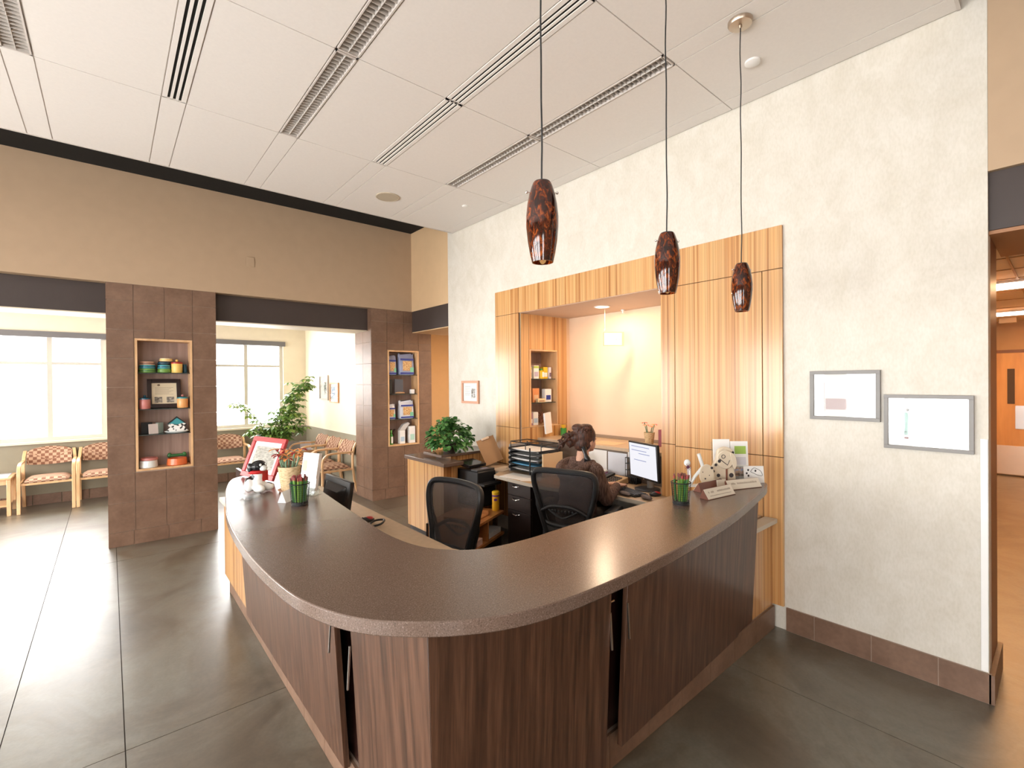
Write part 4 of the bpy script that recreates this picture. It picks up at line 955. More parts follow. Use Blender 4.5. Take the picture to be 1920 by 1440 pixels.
carton('yellow box behind the yellow bottle on the cabinet top shelf', 3.985, yc+0.03, 1.750, 0.07, 0.06, 0.14, YELLOW, WB, group=G1)
carton('slim white box at the right end of the cabinet top shelf', 4.043, yc+0.01, 1.750, 0.035, 0.06, 0.138, colm('white_lilac_box', (0.7, 0.66, 0.72)), colm('dark_print', (0.15, 0.1, 0.15)), group=G1)
carton('white narrow treat bag at the left of the middle cabinet shelf', 3.715, yc+0.02, 1.473, 0.05, 0.06, 0.15, WB, colm('brown_print', (0.35, 0.2, 0.12)), group=G1, rz=0.2)
carton('orange treat bag in the centre of the middle cabinet shelf', 3.83, yc+0.03, 1.473, 0.105, 0.05, 0.165, colm('orange_bag', (0.72, 0.30, 0.12)), colm('peach_print', (0.75, 0.5, 0.3)), group=G1)
carton('low cream box in front of the orange bag on the middle shelf', 3.865, yc-0.035, 1.473, 0.12, 0.04, 0.045, CREAMG, colm('brown_print', (0.35, 0.2, 0.12)), group=G1)
carton('white treat pouch with a blue picture on the middle cabinet shelf', 4.0, yc, 1.473, 0.105, 0.06, 0.155, WB, BLUE, group=G1)
carton('purple and white box at the left of the cabinet bottom', 3.712, yc, 1.2105, 0.055, 0.07, 0.14, colm('mauve_box', (0.36, 0.22, 0.30)), WB, group=G1)
carton('white box with faint print beside the purple one', 3.785, yc, 1.2105, 0.08, 0.07, 0.15, WB, colm('pale_blue_print', (0.45, 0.6, 0.75)), group=G1)
a = BM()
for k in range(7): tube(a, smooth_curve([(0.0, 0, 0.0), (random.uniform(-.04, .04), 0, 0.07), (random.uniform(-.07, .07), random.uniform(-.03, .02), 0.10+0.02*k % .06), (random.uniform(-.08, .08), 0, 0.03)], False, 4), 0.006, 7)
single('collar_bundle', at(a, (3.92, yc+0.02, 1.217)), colm('brown_leather', (0.16, 0.06, 0.03)), 'tangle of brown collars in the bottom of the cabinet', 'collars')
single('brochure_stack', bx(BM(), -0.055, 0.055, -0.012, 0.012, 0, 0.24, Matrix.Translation((3.88, 3.90, 1.118)) @ Euler((0.0, -0.12, 0.1)).to_matrix().to_4x4()), WB, 'tall white brochure standing on the letter trays before the cabinet', 'brochure')

# ================================================================ PICTURES
def wall_picture(name, label, M_, w_, h_, fw, fmat, inner=PAPER, depth=0.022, glass=True, cat='picture'):
    o = M_.translation; t = thing(name, label, cat, o)
    fr = BM(); bx(fr, -w_/2, w_/2, -h_/2, -h_/2+fw, 0, depth, M_); bx(fr, -w_/2, w_/2, h_/2-fw, h_/2, 0, depth, M_); bx(fr, -w_/2, -w_/2+fw, -h_/2+fw, h_/2-fw, 0, depth, M_); bx(fr, w_/2-fw, w_/2, -h_/2+fw, h_/2-fw, 0, depth, M_)
    new_obj('frame', fr, fmat, t, bevel=0.001, world=True)
    new_obj('print', box(-w_/2+fw, w_/2-fw, -h_/2+fw, h_/2-fw, 0.001, 0.006, M_), inner, t, world=True)
    if glass: new_obj('glass', box(-w_/2+fw, w_/2-fw, -h_/2+fw, h_/2-fw, 0.012, 0.014, M_), PICGLASS, t, world=True)
    return t
def picglass():
    m, nt, b = newmat('picture_glass'); out = nt.nodes['Material Output']; tr = nt.nodes.new('ShaderNodeBsdfTransparent'); gl = nt.nodes.new('ShaderNodeBsdfGlossy')
    gl.inputs['Roughness'].default_value = 0.03; lw = nt.nodes.new('ShaderNodeLayerWeight'); lw.inputs[0].default_value = 0.5; pw = nt.nodes.new('ShaderNodeMath'); pw.operation = 'POWER'; pw.inputs[1].default_value = 4; nt.links.new(lw.outputs['Facing'], pw.inputs[0]); fr = nt.nodes.new('ShaderNodeMath'); fr.operation = 'MULTIPLY_ADD'; fr.inputs[1].default_value = 0.8; fr.inputs[2].default_value = 0.045; nt.links.new(pw.outputs[0], fr.inputs[0])
    mx = nt.nodes.new('ShaderNodeMixShader'); nt.links.new(fr.outputs[0], mx.inputs[0]); nt.links.new(tr.outputs[0], mx.inputs[1]); nt.links.new(gl.outputs[0], mx.inputs[2]); nt.links.new(mx.outputs[0], out.inputs[0]); return m
PICGLASS = picglass()
FGREY = colm('grey_metal_frame', (0.22, 0.21, 0.20), 0.4)
M1 = frame_mtx((XW-0.002, 0.905, 1.615), (0, -1, 0), (-1, 0, 0))
t = wall_picture('framed_print', 'left of two grey framed prints on the cream wall, hung higher', M1, 0.372, 0.312, 0.022, FGREY)
new_obj('artwork', bx(bx(box(-0.12, -0.105, -0.10, 0.08, 0.0061, 0.0075, M1), 0.07, 0.09, -0.10, 0.08, 0.0061, 0.0075, M1), -0.10, 0.065, -0.09, -0.02, 0.0061, 0.0072, M1), colm('faint_grey_rose', (0.55, 0.47, 0.48), 0.6), t, world=True)
M2 = frame_mtx((XW-0.002, 0.51, 1.467), (0, -1, 0), (-1, 0, 0))
t = wall_picture('framed_print', 'right of two grey framed prints, larger, with a teal block picture', M2, 0.385, 0.315, 0.02, FGREY)
new_obj('artwork', box(-0.115, -0.055, -0.075, 0.055, 0.0061, 0.0075, M2), colm('pale_teal', (0.42, 0.62, 0.58), 0.6), t, world=True)
a = BM(); prism(a, [(-0.115, -0.088), (0.12, -0.088), (0.145, -0.096), (-0.115, -0.096)], 0.0061, 0.008, M2); new_obj('artwork', a, colm('maroon_line', (0.20, 0.07, 0.09), 0.6), t, world=True)
a = BM(); lathe(a, [(0.011, 0.0062), (0.011, 0.008), (0.005, 0.008), (0.005, 0.0062)], 20, M2 @ Matrix.Translation((-0.08, 0.07, 0)) @ Matrix.Diagonal((1, 0.8, 1, 1)))
for k in range(12):
    xx = random.uniform(-0.13, 0.14); yy_ = random.choice([0.105, -0.01, -0.04, -0.06]); bx(a, xx, xx+0.02, yy_, yy_+0.005, 0.0061, 0.0075, M2)
new_obj('artwork', a, colm('mid_grey_ink', (0.35, 0.36, 0.37), 0.6), t, world=True)
M3 = frame_mtx((XW-0.002, 4.935, 1.59), (0, -1, 0), (-1, 0, 0))
t = wall_picture('framed_notice', 'small wood framed notice with a dark photo on the cream wall above the ivy', M3, 0.37, 0.29, 0.03, colm('pinkish_wood_frame', (0.55, 0.27, 0.16), 0.4))
new_obj('photo', box(0.02, 0.10, -0.075, 0.045, 0.0061, 0.0078, M3), ramp_tex('bw_photo', [(0.4, (0.05,)*3), (0.6, (0.6,)*3)], (50, 50, 50), 0.5, 2), t, world=True)
a = BM()
for k in range(6): bx(a, -0.12, 0.0-0.01*(k % 2), 0.07-0.022*k, 0.074-0.022*k, 0.0061, 0.0072, M3)
new_obj('lettering', a, colm('mid_grey_ink', (0.35, 0.36, 0.37), 0.6), t, world=True)
M4 = frame_mtx((2.918, 8.57, 1.64), (0, -1, 0), (-1, 0, 0))
t = wall_picture('alcove_picture', 'pale framed picture on the sunlit alcove wall, farther one behind the tall plant', M4, 0.44, 0.44, 0.025, colm('pale_wood_frame', (0.50, 0.42, 0.36), 0.4))
new_obj('artwork', box(0.02, 0.11, -0.12, 0.10, 0.0061, 0.0078, M4), ramp_tex('bw_photo2', [(0.4, (0.12,)*3), (0.6, (0.7,)*3)], (30, 30, 30), 0.5, 2), t, world=True)
M5 = frame_mtx((2.918, 8.065, 1.555), (0, -1, 0), (-1, 0, 0))
t = wall_picture('alcove_picture', 'narrower orange wood framed picture on the alcove wall nearer the tiled pillar', M5, 0.40, 0.34, 0.022, colm('orange_wood_frame', (0.60, 0.28, 0.12), 0.4))
new_obj('artwork', box(-0.13, 0.02, -0.10, 0.10, 0.0061, 0.0075, M5), colm('pale_blue_art', (0.50, 0.60, 0.78), 0.6), t, world=True)
single('thermostat_plate', cb(BM(), (1.34, YF-0.004, 3.22), (0.085, 0.006, 0.12)), TAN, 'tan blank cover plate high on the tan upper wall', 'wall plate', bevel=0.002)

# ================================================================ WAITING ROOM FURNITURE
def make_wait_chair(label):
    """faces -Y locally; origin at floor centre"""
    t = thing('waiting_chair', label, 'chair', (0, 0, 0), 0, 'beech waiting room chairs')
    W = 0.27
    # seat cushion
    a = BM(); n = 10; rows_ = []
    for i in range(n+1):
        for j in range(n+1): pass
    top = [[None]*(n+1) for _ in range(n+1)]; bot = [[None]*(n+1) for _ in range(n+1)]
    for i in range(n+1):
        for j in range(n+1):
            u, v = i/n*2-1, j/n*2-1
            k = (1-abs(u)**4)*(1-abs(v)**4)
            xx = u*(0.225 - 0.0*v); yy_ = v*0.225-0.02
            top[i][j] = a.verts.new((xx*(1-0.03*abs(v)**3), yy_, 0.425+0.045*k**0.5 if k > 0 else 0.425)); bot[i][j] = a.verts.new((xx*0.97, yy_*0.97, 0.405))
    for i in range(n):
        for j in range(n):
            a.faces.new((top[i][j], top[i+1][j], top[i+1][j+1], top[i][j+1])); a.faces.new((bot[i][j], bot[i][j+1], bot[i+1][j+1], bot[i+1][j]))
    for i in range(n):
        for (p, q) in (((i, 0), (i+1, 0)), ((i+1, n), (i, n)), ((0, i+1), (0, i)), ((n, i), (n, i+1))):
            a.faces.new((top[p[0]][p[1]], bot[p[0]][p[1]], bot[q[0]][q[1]], top[q[0]][q[1]]))
    new_obj('seat', a, CHECK, t)
    # curved backrest with domed top
    a = BM(); N = 14; th = 0.045
    fr_, bk = [], []
    for i in range(N+1):
        u = i/N*2-1; xx = u*0.235; cy_ = 0.215+0.045*(1-u*u)
        zt = 0.775+0.065*(1-u*u)**0.7 if abs(u) < 1 else 0.775; zb = 0.605-0.02*(1-u*u)
        col = []
        for s in range(7):
            f = s/6; zz = zb+(zt-zb)*f; bul = 0.02*math.sin(PI*f)
            col.append((xx, cy_+0.06*f, zz, bul))
        fr_.append([a.verts.new((c[0], c[1]-0.012-c[3], c[2])) for c in col]); bk.append([a.verts.new((c[0], c[1]+0.02+0.3*c[3], c[2])) for c in col])
    for i in range(N):
        for s in range(6):
            a.faces.new((fr_[i][s], fr_[i+1][s], fr_[i+1][s+1], fr_[i][s+1])); a.faces.new((bk[i][s], bk[i][s+1], bk[i+1][s+1], bk[i+1][s]))
        a.faces.new((fr_[i][0], bk[i][0], bk[i+1][0], fr_[i+1][0])); a.faces.new((fr_[i][6], fr_[i+1][6], bk[i+1][6], bk[i][6]))
    for i in (0, N):
        for s in range(6): a.faces.new((fr_[i][s], fr_[i][s+1], bk[i][s+1], bk[i][s]))
    new_obj('backrest', a, CHECK, t)
    def strip(path, w2, t2, name):   # bent flat wood strip; path in yz plane at x
        a = BM(); rings = []
        P_ = [Vector(p) for p in path]
        for i, p in enumerate(P_):
            tg = (P_[min(i+1, len(P_)-1)]-P_[max(i-1, 0)]).normalized(); sx_ = Vector((1, 0, 0)); nn = tg.cross(sx_).normalized()
            rings.append([a.verts.new(p+sx_*w2+nn*t2), a.verts.new(p-sx_*w2+nn*t2), a.verts.new(p-sx_*w2-nn*t2), a.verts.new(p+sx_*w2-nn*t2)])
        for r0, r1 in zip(rings, rings[1:]):
            for k in range(4): a.faces.new((r0[k], r0[(k+1) % 4], r1[(k+1) % 4], r1[k]))
        a.faces.new(rings[0][::-1]); a.faces.new(rings[-1])
        return new_obj(name, a, BEECH, t, bevel=0.004)
    for sd in (-1, 1):
        X_ = sd*W
        strip([(X_, 0.30, 0.0), (X_, 0.25, 0.22), (X_, 0.225, 0.42), (X_, 0.225, 0.60), (X_*0.97, 0.25, 0.72), (X_*0.94, 0.29, 0.79)], 0.019, 0.014, 'rear_leg')
        strip(smooth_curve([(X_, -0.25, 0.0), (X_, -0.235, 0.25), (X_, -0.235, 0.48), (X_, -0.215, 0.59), (X_, -0.14, 0.645), (X_, 0.0, 0.655), (X_, 0.14, 0.65), (X_, 0.22, 0.655)], False, 4), 0.019, 0.013, 'arm_and_front_leg')
    rl = BM(); bx(rl, -W+0.018, W-0.018, -0.235, -0.215, 0.375, 0.404); bx(rl, -W+0.018, W-0.018, 0.20, 0.22, 0.375, 0.404); bx(rl, -W-0.008, -W+0.012, -0.225, 0.215, 0.375, 0.404); bx(rl, W-0.012, W+0.008, -0.225, 0.215, 0.375, 0.404)
    new_obj('seat_rail', rl, BEECH, t, bevel=0.002)
    return t
wc = make_wait_chair('beech armchair with checkered seat under the left window, beside the side table')
wc.location = (-0.66, 9.30, 0)
dup(wc, (-0.075, 9.30, 0), 0, 'beech armchair with checkered seat half hidden by the left tiled pillar')
dup(wc, (1.56, 9.30, 0), 0, 'beech armchair just right of the left tiled pillar, beneath the second window')
dup(wc, (2.63, 7.43, 0), -PI/2, 'nearest beech armchair of the row along the sunlit alcove wall')
dup(wc, (2.63, 8.015, 0), -PI/2, 'middle beech armchair of the row along the sunlit alcove wall')
dup(wc, (2.63, 8.60, 0), -PI/2, 'farthest beech armchair of the row, nearest the tall plant')
def side_table(label, x, y, zt=0.50):
    t = thing('side_table', label, 'side table', (x, y, 0), 0, 'beech side tables')
    new_obj('table_top', box(-0.26, 0.26, -0.26, 0.26, zt-0.025, zt), BEECH, t, bevel=0.004)
    new_obj('inlay', box(-0.22, 0.22, -0.22, 0.22, zt+0.0005, zt+0.004), colm('pale_blue_laminate', (0.48, 0.50, 0.55), 0.4), t)
    for sx_ in (-1, 1):
        for sy_ in (-1, 1): new_obj('leg', box(sx_*0.235-0.02, sx_*0.235+0.02, sy_*0.235-0.02, sy_*0.235+0.02, 0, zt-0.026), BEECH, t, bevel=0.004)
    new_obj('lower_shelf', box(-0.214, 0.214, -0.214, 0.214, 0.12, 0.14), BEECH, t)
    sl = BM()
    for k in range(-2, 3): bx(sl, 0.228, 0.24, k*0.085-0.012, k*0.085+0.012, 0.141, zt-0.026)
    new_obj('side_slats', sl, BEECH, t)
    new_obj('apron', bx(box(-0.214, 0.214, -0.24, -0.225, zt-0.09, zt-0.027), 0.225, 0.227, -0.214, 0.214, zt-0.09, zt-0.027), BEECH, t)
    return t
side_table('beech side table at the left edge beside the first waiting chair', -1.255, 9.30, 0.505)
side_table('beech corner table with magazines beside the row of alcove chairs', 2.64, 9.21, 0.50)
def magazine(label, x, y, z, rz, col, up=False):
    a = box(-0.105, 0.105, -0.14, 0.14, 0, 0.006)
    if up: a = box(-0.105, 0.105, -0.004, 0.004, 0, 0.16)
    return single('magazine', at(a, (x, y, z), rz), col, label, 'magazine', 'magazines on the corner table')
magazine('white magazine with purple lettering standing on the corner table', 2.72, 9.04, 0.5045, -0.5, colm('white_mag', (0.72, 0.70, 0.74)), True)
magazine('grey magazine standing on the corner table left of the white one', 2.54, 9.08, 0.5045, -0.5, colm('grey_mag', (0.42, 0.41, 0.40)), True)
magazine('dark red magazine lying at the front of the corner table', 2.70, 9.27, 0.5045, 0.2, colm('maroon_mag', (0.18, 0.03, 0.05)))
# window sill plant
def leaf(bm, p, d, L, wd, droop=0.3, roll_=0):
    d = Vector(d).normalized(); up = Vector((0, 0, 1)); s = d.cross(up)
    if s.length < 0.1: s = Vector((1, 0, 0))
    s.normalize(); s = Matrix.Rotation(roll_, 3, d) @ s; nrm = s.cross(d)
    prof = [(0, 0.05), (0.3, 0.8), (0.55, 1.0), (0.8, 0.6), (1.0, 0.03)]
    vL, vR, vC = [], [], []
    for f, w_ in prof:
        c = Vector(p)+d*L*f-up*droop*L*f*f
        vL.append(bm.verts.new(c-s*wd/2*w_+nrm*wd*0.12*w_)); vC.append(bm.verts.new(c)); vR.append(bm.verts.new(c+s*wd/2*w_+nrm*wd*0.12*w_))
    for k in range(len(prof)-1):
        bm.faces.new((vL[k], vC[k], vC[k+1], vL[k+1])); bm.faces.new((vC[k], vR[k], vR[k+1], vC[k+1]))
t = thing('potted_schefflera', 'tall arching umbrella plant in a black pot in the alcove corner', 'plant', (2.16, 8.95, 0))
new_obj('planter', lathe(BM(), [(0.13, 0), (0.14, 0.02), (0.165, 0.66), (0.18, 0.67), (0.18, 0.72), (0.165, 0.72), (0.16, 0.68), (0, 0.68)], 28), BLACK, t)
stems = BM(); lv1 = BM(); lv2 = BM()
def branch(path, n, spread, size, lb):
    P_ = smooth_curve(path, False, 6); tube(stems, P_, [0.011*(1-0.6*i/len(P_)) for i in range(len(P_))], 6)
    for k in range(n):
        q = Vector(P_[min(len(P_)-1, int(len(P_)*(0.15+0.85*k/n)))])
        off = Vector((random.gauss(0, 1), random.gauss(0, 1), random.gauss(0, 0.8))).normalized()*random.uniform(0.03, spread)
        c = q+off; tube(stems, [q, c], 0.003, 4)
        axis = Vector((off.x, off.y, off.z*0.4+0.02)).normalized()
        rot0 = random.uniform(0, 6.28)
        for m_ in range(7):
            an = rot0+2*PI*m_/7
            dv = Vector((math.cos(an), math.sin(an), -0.05))+axis*0.25
            leaf(random.choice([lv1, lv1, lv2]) if lb else lv2, c, dv, size*random.uniform(0.9, 1.3), size*0.52, 0.45, random.uniform(-0.4, 0.4))
branch([(0, 0, 0.68), (0.04, 0.0, 0.95), (0.14, 0, 1.25), (0.32, -0.05, 1.55), (0.58, -0.15, 1.80)], 44, 0.17, 0.105, True)
branch([(0, 0, 0.68), (0.06, 0.05, 0.9), (0.26, 0.05, 1.15), (0.38, 0.0, 1.45), (0.46, -0.12, 1.72)], 44, 0.2, 0.105, True)
branch([(0, 0, 0.68), (0.03, -0.1, 0.85), (0.22, -0.12, 1.05), (0.34, -0.15, 1.35)], 34, 0.2, 0.10, True)
branch([(0, 0, 0.68), (-0.1, 0, 0.9), (-0.26, -0.03, 1.12), (-0.46, -0.02, 1.34), (-0.58, 0.0, 1.46)], 16, 0.10, 0.10, False)
branch([(0, 0, 0.68), (-0.12, -0.05, 0.80), (-0.24, -0.08, 0.92), (-0.34, -0.1, 0.95)], 20, 0.14, 0.10, True)
branch([(0, 0, 0.68), (0.10, -0.08, 0.78), (0.28, -0.1, 0.90), (0.44, -0.12, 1.05)], 28, 0.18, 0.10, True)
branch([(0, 0, 0.68), (-0.02, -0.08, 0.82), (-0.06, -0.12, 0.9)], 14, 0.14, 0.10, True)
for q_ in (stems, lv1, lv2):
    for v in q_.verts:
        if v.co.x > 0.745: v.co.x = 0.745-0.02*random.random()
        if v.co.y > 0.60: v.co.y = 0.60
new_obj('stems', stems, STEMM, t); new_obj('foliage', lv1, LEAF, t); new_obj('foliage', lv2, LEAFY, t)
# ivy on back cabinet
t = thing('potted_ivy', 'bushy green ivy plant standing on the dark cap beside the printer', 'plant', (2.98, 4.62, 0.9185))
new_obj('pot', lathe(BM(), [(0.065, 0), (0.085, 0.10), (0.09, 0.105), (0.08, 0.105), (0, 0.09)], 24), colm('dark_plant_pot', (0.05, 0.035, 0.03), 0.5), t)
lv1 = BM()
for k in range(760):
    th_, ph = random.uniform(0, 2*PI), random.uniform(-0.4, PI/2)
    r = random.uniform(0.55, 1.05)
    p = Vector((0.27*r*math.cos(th_)*math.cos(ph), 0.20*r*math.sin(th_)*math.cos(ph), 0.13+0.24*r*math.sin(ph)))
    dv = Vector((math.cos(th_)*math.cos(ph), math.sin(th_)*math.cos(ph), math.sin(ph)*0.5-0.3))+Vector((random.gauss(0, .4), random.gauss(0, .4), random.gauss(0, .3)))
    p.z = max(p.z, 0.06)
    leaf(lv1, p, dv, random.uniform(0.045, 0.07), random.uniform(0.042, 0.062), 0.25, random.uniform(-0.6, 0.6))
new_obj('foliage', lv1, IVY, t)
stems = BM()
for k in range(26):
    th_ = random.uniform(0, 2*PI); r = random.uniform(0.08, 0.22)
    tube(stems, smooth_curve([(0, 0, 0.09), (r*0.4*math.cos(th_), r*0.4*math.sin(th_), 0.22), (r*math.cos(th_), r*0.8*math.sin(th_), 0.18+random.uniform(0, .1))], False, 3), 0.003, 4)
new_obj('stems', stems, STEMM, t)
# clipboard leaning by the ivy
t = thing('clipboard', 'brown clipboard leaning upright between the ivy and the zebra panels', 'clipboard', (3.36, 4.27, 0.762))
CM = frame_mtx((3.33, 4.30, 0.765), (0.95, -0.30, 0), (-0.28, -0.86, 0.30)) @ Euler((0, 0, 0.10)).to_matrix().to_4x4()
CM = frame_mtx((3.345, 4.23, 0.795), (0.97, -0.22, 0.0), (-0.2, -0.9, 0.35)) @ Matrix.Rotation(0.28, 4, 'Z')
new_obj('board', prism(BM(), smooth_curve([(-0.115, 0.02), (-0.115, 0.16), (-0.115, 0.29), (-0.10, 0.305), (0.10, 0.305), (0.115, 0.29), (0.115, 0.16), (0.115, 0.02), (0.10, 0.005), (-0.10, 0.005)], True, 3), 0, 0.005, CM), colm('hardboard_brown', (0.42, 0.25, 0.13), 0.5), t, world=True)
new_obj('clip', bx(BM(), -0.05, 0.05, 0.285, 0.312, 0.0055, 0.016, CM), STEEL, t, bevel=0.002, world=True)

# ================================================================ OFFICE CHAIRS
def make_office_chair(label, loc, rz, arms, rec=0.16):
    """faces +X locally, origin on floor under the post"""
    t = thing('office_chair', label, 'office chair', loc, rz, 'black mesh office chairs')
    # back frame outline in local (y, z) with curvature in x
    def bk(y, z):
        return Vector((-0.235-rec*(z-0.55)-0.05*math.cos(min(1, abs(y)/0.26)*PI/2)*0.7, y, z))
    outl = [(-0.165, 0.60), (-0.20, 0.70), (-0.245, 0.84), (-0.262, 0.94), (-0.245, 1.0), (-0.18, 1.022), (0, 1.028), (0.18, 1.022), (0.245, 1.0), (0.262, 0.94), (0.245, 0.84), (0.20, 0.70), (0.165, 0.60), (0, 0.585)]
    pts = smooth_curve([bk(*p) for p in outl], True, 5)
    new_obj('back_frame', tube(BM(), pts, 0.021, 10, True, 1.25), BLACK, t)
    a = BM(); n = 14; m_ = 10; g_ = []
    def halfw(z):
        zs = [0.585, 0.60, 0.70, 0.84, 0.94, 1.0, 1.022]; ws = [0.16, 0.165, 0.20, 0.245, 0.262, 0.245, 0.2]
        for i in range(len(zs)-1):
            if zs[i] <= z <= zs[i+1]: return ws[i]+(ws[i+1]-ws[i])*(z-zs[i])/(zs[i+1]-zs[i])
        return ws[-1]
    for i in range(n+1):
        z = 0.59+(1.018-0.59)*i/n; hw = halfw(z)-0.006
        g_.append([a.verts.new(bk(hw*(2*j/m_-1), z)+Vector((0.004, 0, 0))) for j in range(m_+1)])
    for i in range(n):
        for j in range(m_): a.faces.new((g_[i][j], g_[i][j+1], g_[i+1][j+1], g_[i+1][j]))
    mo = new_obj('back_mesh', a, MESHF, t); s = mo.modifiers.new('solid', 'SOLIDIFY'); s.thickness = 0.003
    # lumbar bar and its arc, uprights
    a = BM(); tube(a, smooth_curve([bk(-0.20, 0.69)+Vector((-0.03, 0, 0)), bk(-0.10, 0.745)+Vector((-0.035, 0, 0)), bk(0, 0.755)+Vector((-0.035, 0, 0)), bk(0.10, 0.745)+Vector((-0.035, 0, 0)), bk(0.20, 0.69)+Vector((-0.03, 0, 0))], False, 5), 0.013, 8)
    tube(a, smooth_curve([bk(-0.12, 0.72)+Vector((-0.035, 0, 0)), bk(0, 0.665)+Vector((-0.045, 0, 0)), bk(0.12, 0.72)+Vector((-0.035, 0, 0))], False, 6), 0.009, 8)
    for k in range(-3, 4): ell(a, bk(k*0.028, 0.715)+Vector((-0.038, 0, 0)), (0.006, 0.010, 0.012), seg=8)
    new_obj('lumbar_support', a, BLACK, t)
    a = BM()
    for sd in (-1, 1): tube(a, smooth_curve([Vector((-0.10, sd*0.10, 0.44)), Vector((-0.27, sd*0.13, 0.46)), Vector((-0.30, sd*0.16, 0.56)), bk(sd*0.215, 0.72)+Vector((-0.03, 0, 0)), bk(sd*0.25, 0.86)+Vector((-0.012, 0, 0))], False, 6), [0.019]*20+[0.013]*5, 10)
    new_obj('uprights', a, BLACK, t)
    a = BM(); sp_ = smooth_curve([(-0.24, -0.16), (-0.25, 0), (-0.24, 0.16), (-0.20, 0.23), (0, 0.255), (0.2, 0.24), (0.26, 0.15), (0.275, 0), (0.26, -0.15), (0.2, -0.24), (0, -0.255), (-0.2, -0.23)], True, 4)
    prism(a, sp_, 0.45, 0.52); new_obj('seat', a, colm('black_seat_fabric', (0.02, 0.02, 0.022), 0.8), t, bevel=0.02)
    a = BM(); bx(a, -0.13, 0.13, -0.12, 0.12, 0.40, 0.449); lathe(a, [(0.03, 0.24), (0.03, 0.40)], 16); lathe(a, [(0.022, 0.10), (0.022, 0.24)], 16)
    new_obj('gas_post', a, BLACKG, t)
    a = BM()
    for k in range(5):
        an = 2*PI*k/5+0.3; c, s_ = math.cos(an), math.sin(an); tube(a, [(0.02*c, 0.02*s_, 0.125), (0.15*c, 0.15*s_, 0.10), (0.29*c, 0.29*s_, 0.072)], [0.026, 0.021, 0.014], 8)
    new_obj('star_base', a, BLACK, t)
    for k in range(5):
        an = 2*PI*k/5+0.3; c, s_ = math.cos(an), math.sin(an); a = BM()
        for off in (-0.014, 0.014):
            m = Matrix.Translation((0.29*c-s_*off, 0.29*s_+c*off, 0.027)) @ Matrix.Rotation(an, 4, 'Z') @ Matrix.Rotation(PI/2, 4, 'X')
            lathe(a, [(0.022, -0.008), (0.0265, -0.005), (0.0265, 0.005), (0.022, 0.008)], 16, m)
        tube(a, [(0.29*c, 0.29*s_, 0.03), (0.29*c, 0.29*s_, 0.066)], 0.007, 6)
        new_obj('caster', a, BLACK, t)
    if arms:
        for sd in (-1, 1):
            a = BM(); tube(a, smooth_curve([(-0.02, sd*0.20, 0.435), (-0.02, sd*0.29, 0.45), (-0.01, sd*0.305, 0.55), (0.0, sd*0.30, 0.665)], False, 5), 0.017, 8, flat=1.5); new_obj('arm_post', a, BLACK, t)
            new_obj('arm_pad', cb(BM(), (0.01, sd*0.30, 0.683), (0.25, 0.085, 0.03)), BLACK, t, bevel=0.012)
    return t
make_office_chair('empty black mesh office chair in the middle of the reception area', (1.50, 2.69, 0), math.radians(188), False)
make_office_chair('black mesh office chair the seated receptionist sits in', (2.955, 2.63, 0), math.radians(20), True)

# ================================================================ PERSON
def capsule(bm, a, b, ra, rb, seg=14):
    a, b = Vector(a), Vector(b); n = max(3, int((b-a).length/0.03)); d = b-a
    for i in range(n+1):
        f = i/n; r = ra+(rb-ra)*f; bmesh.ops.create_icosphere(bm, subdivisions=2, radius=r, matrix=Matrix.Translation(a+d*f))
def remeshed(name, bm, mat, parent, voxel, sm=6):
    o = new_obj(name, bm, mat, parent)
    r = o.modifiers.new('remesh', 'REMESH'); r.mode = 'VOXEL'; r.voxel_size = voxel; r.use_smooth_shade = True
    s = o.modifiers.new('smooth', 'CORRECTIVE_SMOOTH' if False else 'SMOOTH'); s.factor = 0.5; s.iterations = sm
    return o
# local frame: +X forward (towards monitor), +Y left, origin on floor under hips
PR = thing('person', 'receptionist in a brown ribbed hoodie seated at the desk, seen from behind, typing', 'person', (2.965, 2.655, 0), math.radians(-2))
b = BM()
hip = Vector((0, 0, 0.60)); chest = Vector((0.05, 0, 0.88)); neck = Vector((0.06, 0, 1.06)); head = Vector((0.115, 0.0, 1.215))
for p, r in (((0, 0, 0.60), (0.14, 0.17, 0.11)), ((0.01, 0, 0.70), (0.115, 0.145, 0.12)), ((0.03, 0, 0.82), (0.115, 0.155, 0.14)), ((0.045, 0, 0.93), (0.105, 0.165, 0.11)), ((0.05, 0, 1.0), (0.07, 0.14, 0.05))): ell(b, p, r)
capsule(b, (0.055, 0, 1.0), (0.085, 0, 1.14), 0.056, 0.052)
ell(b, (0.115, 0, 1.235), (0.092, 0.074, 0.105)); ell(b, (0.155, 0, 1.185), (0.055, 0.058, 0.07))        # skull, jaw
ell(b, (0.213, 0, 1.21), (0.018, 0.012, 0.022)); ell(b, (0.203, 0, 1.165), (0.012, 0.022, 0.008)); ell(b, (0.19, 0, 1.13), (0.016, 0.018, 0.014))   # nose, lips, chin
for sd in (-1, 1):
    ell(b, (0.105, sd*0.075, 1.205), (0.02, 0.009, 0.032)); ell(b, (0.193, sd*0.032, 1.225), (0.012, 0.018, 0.010))
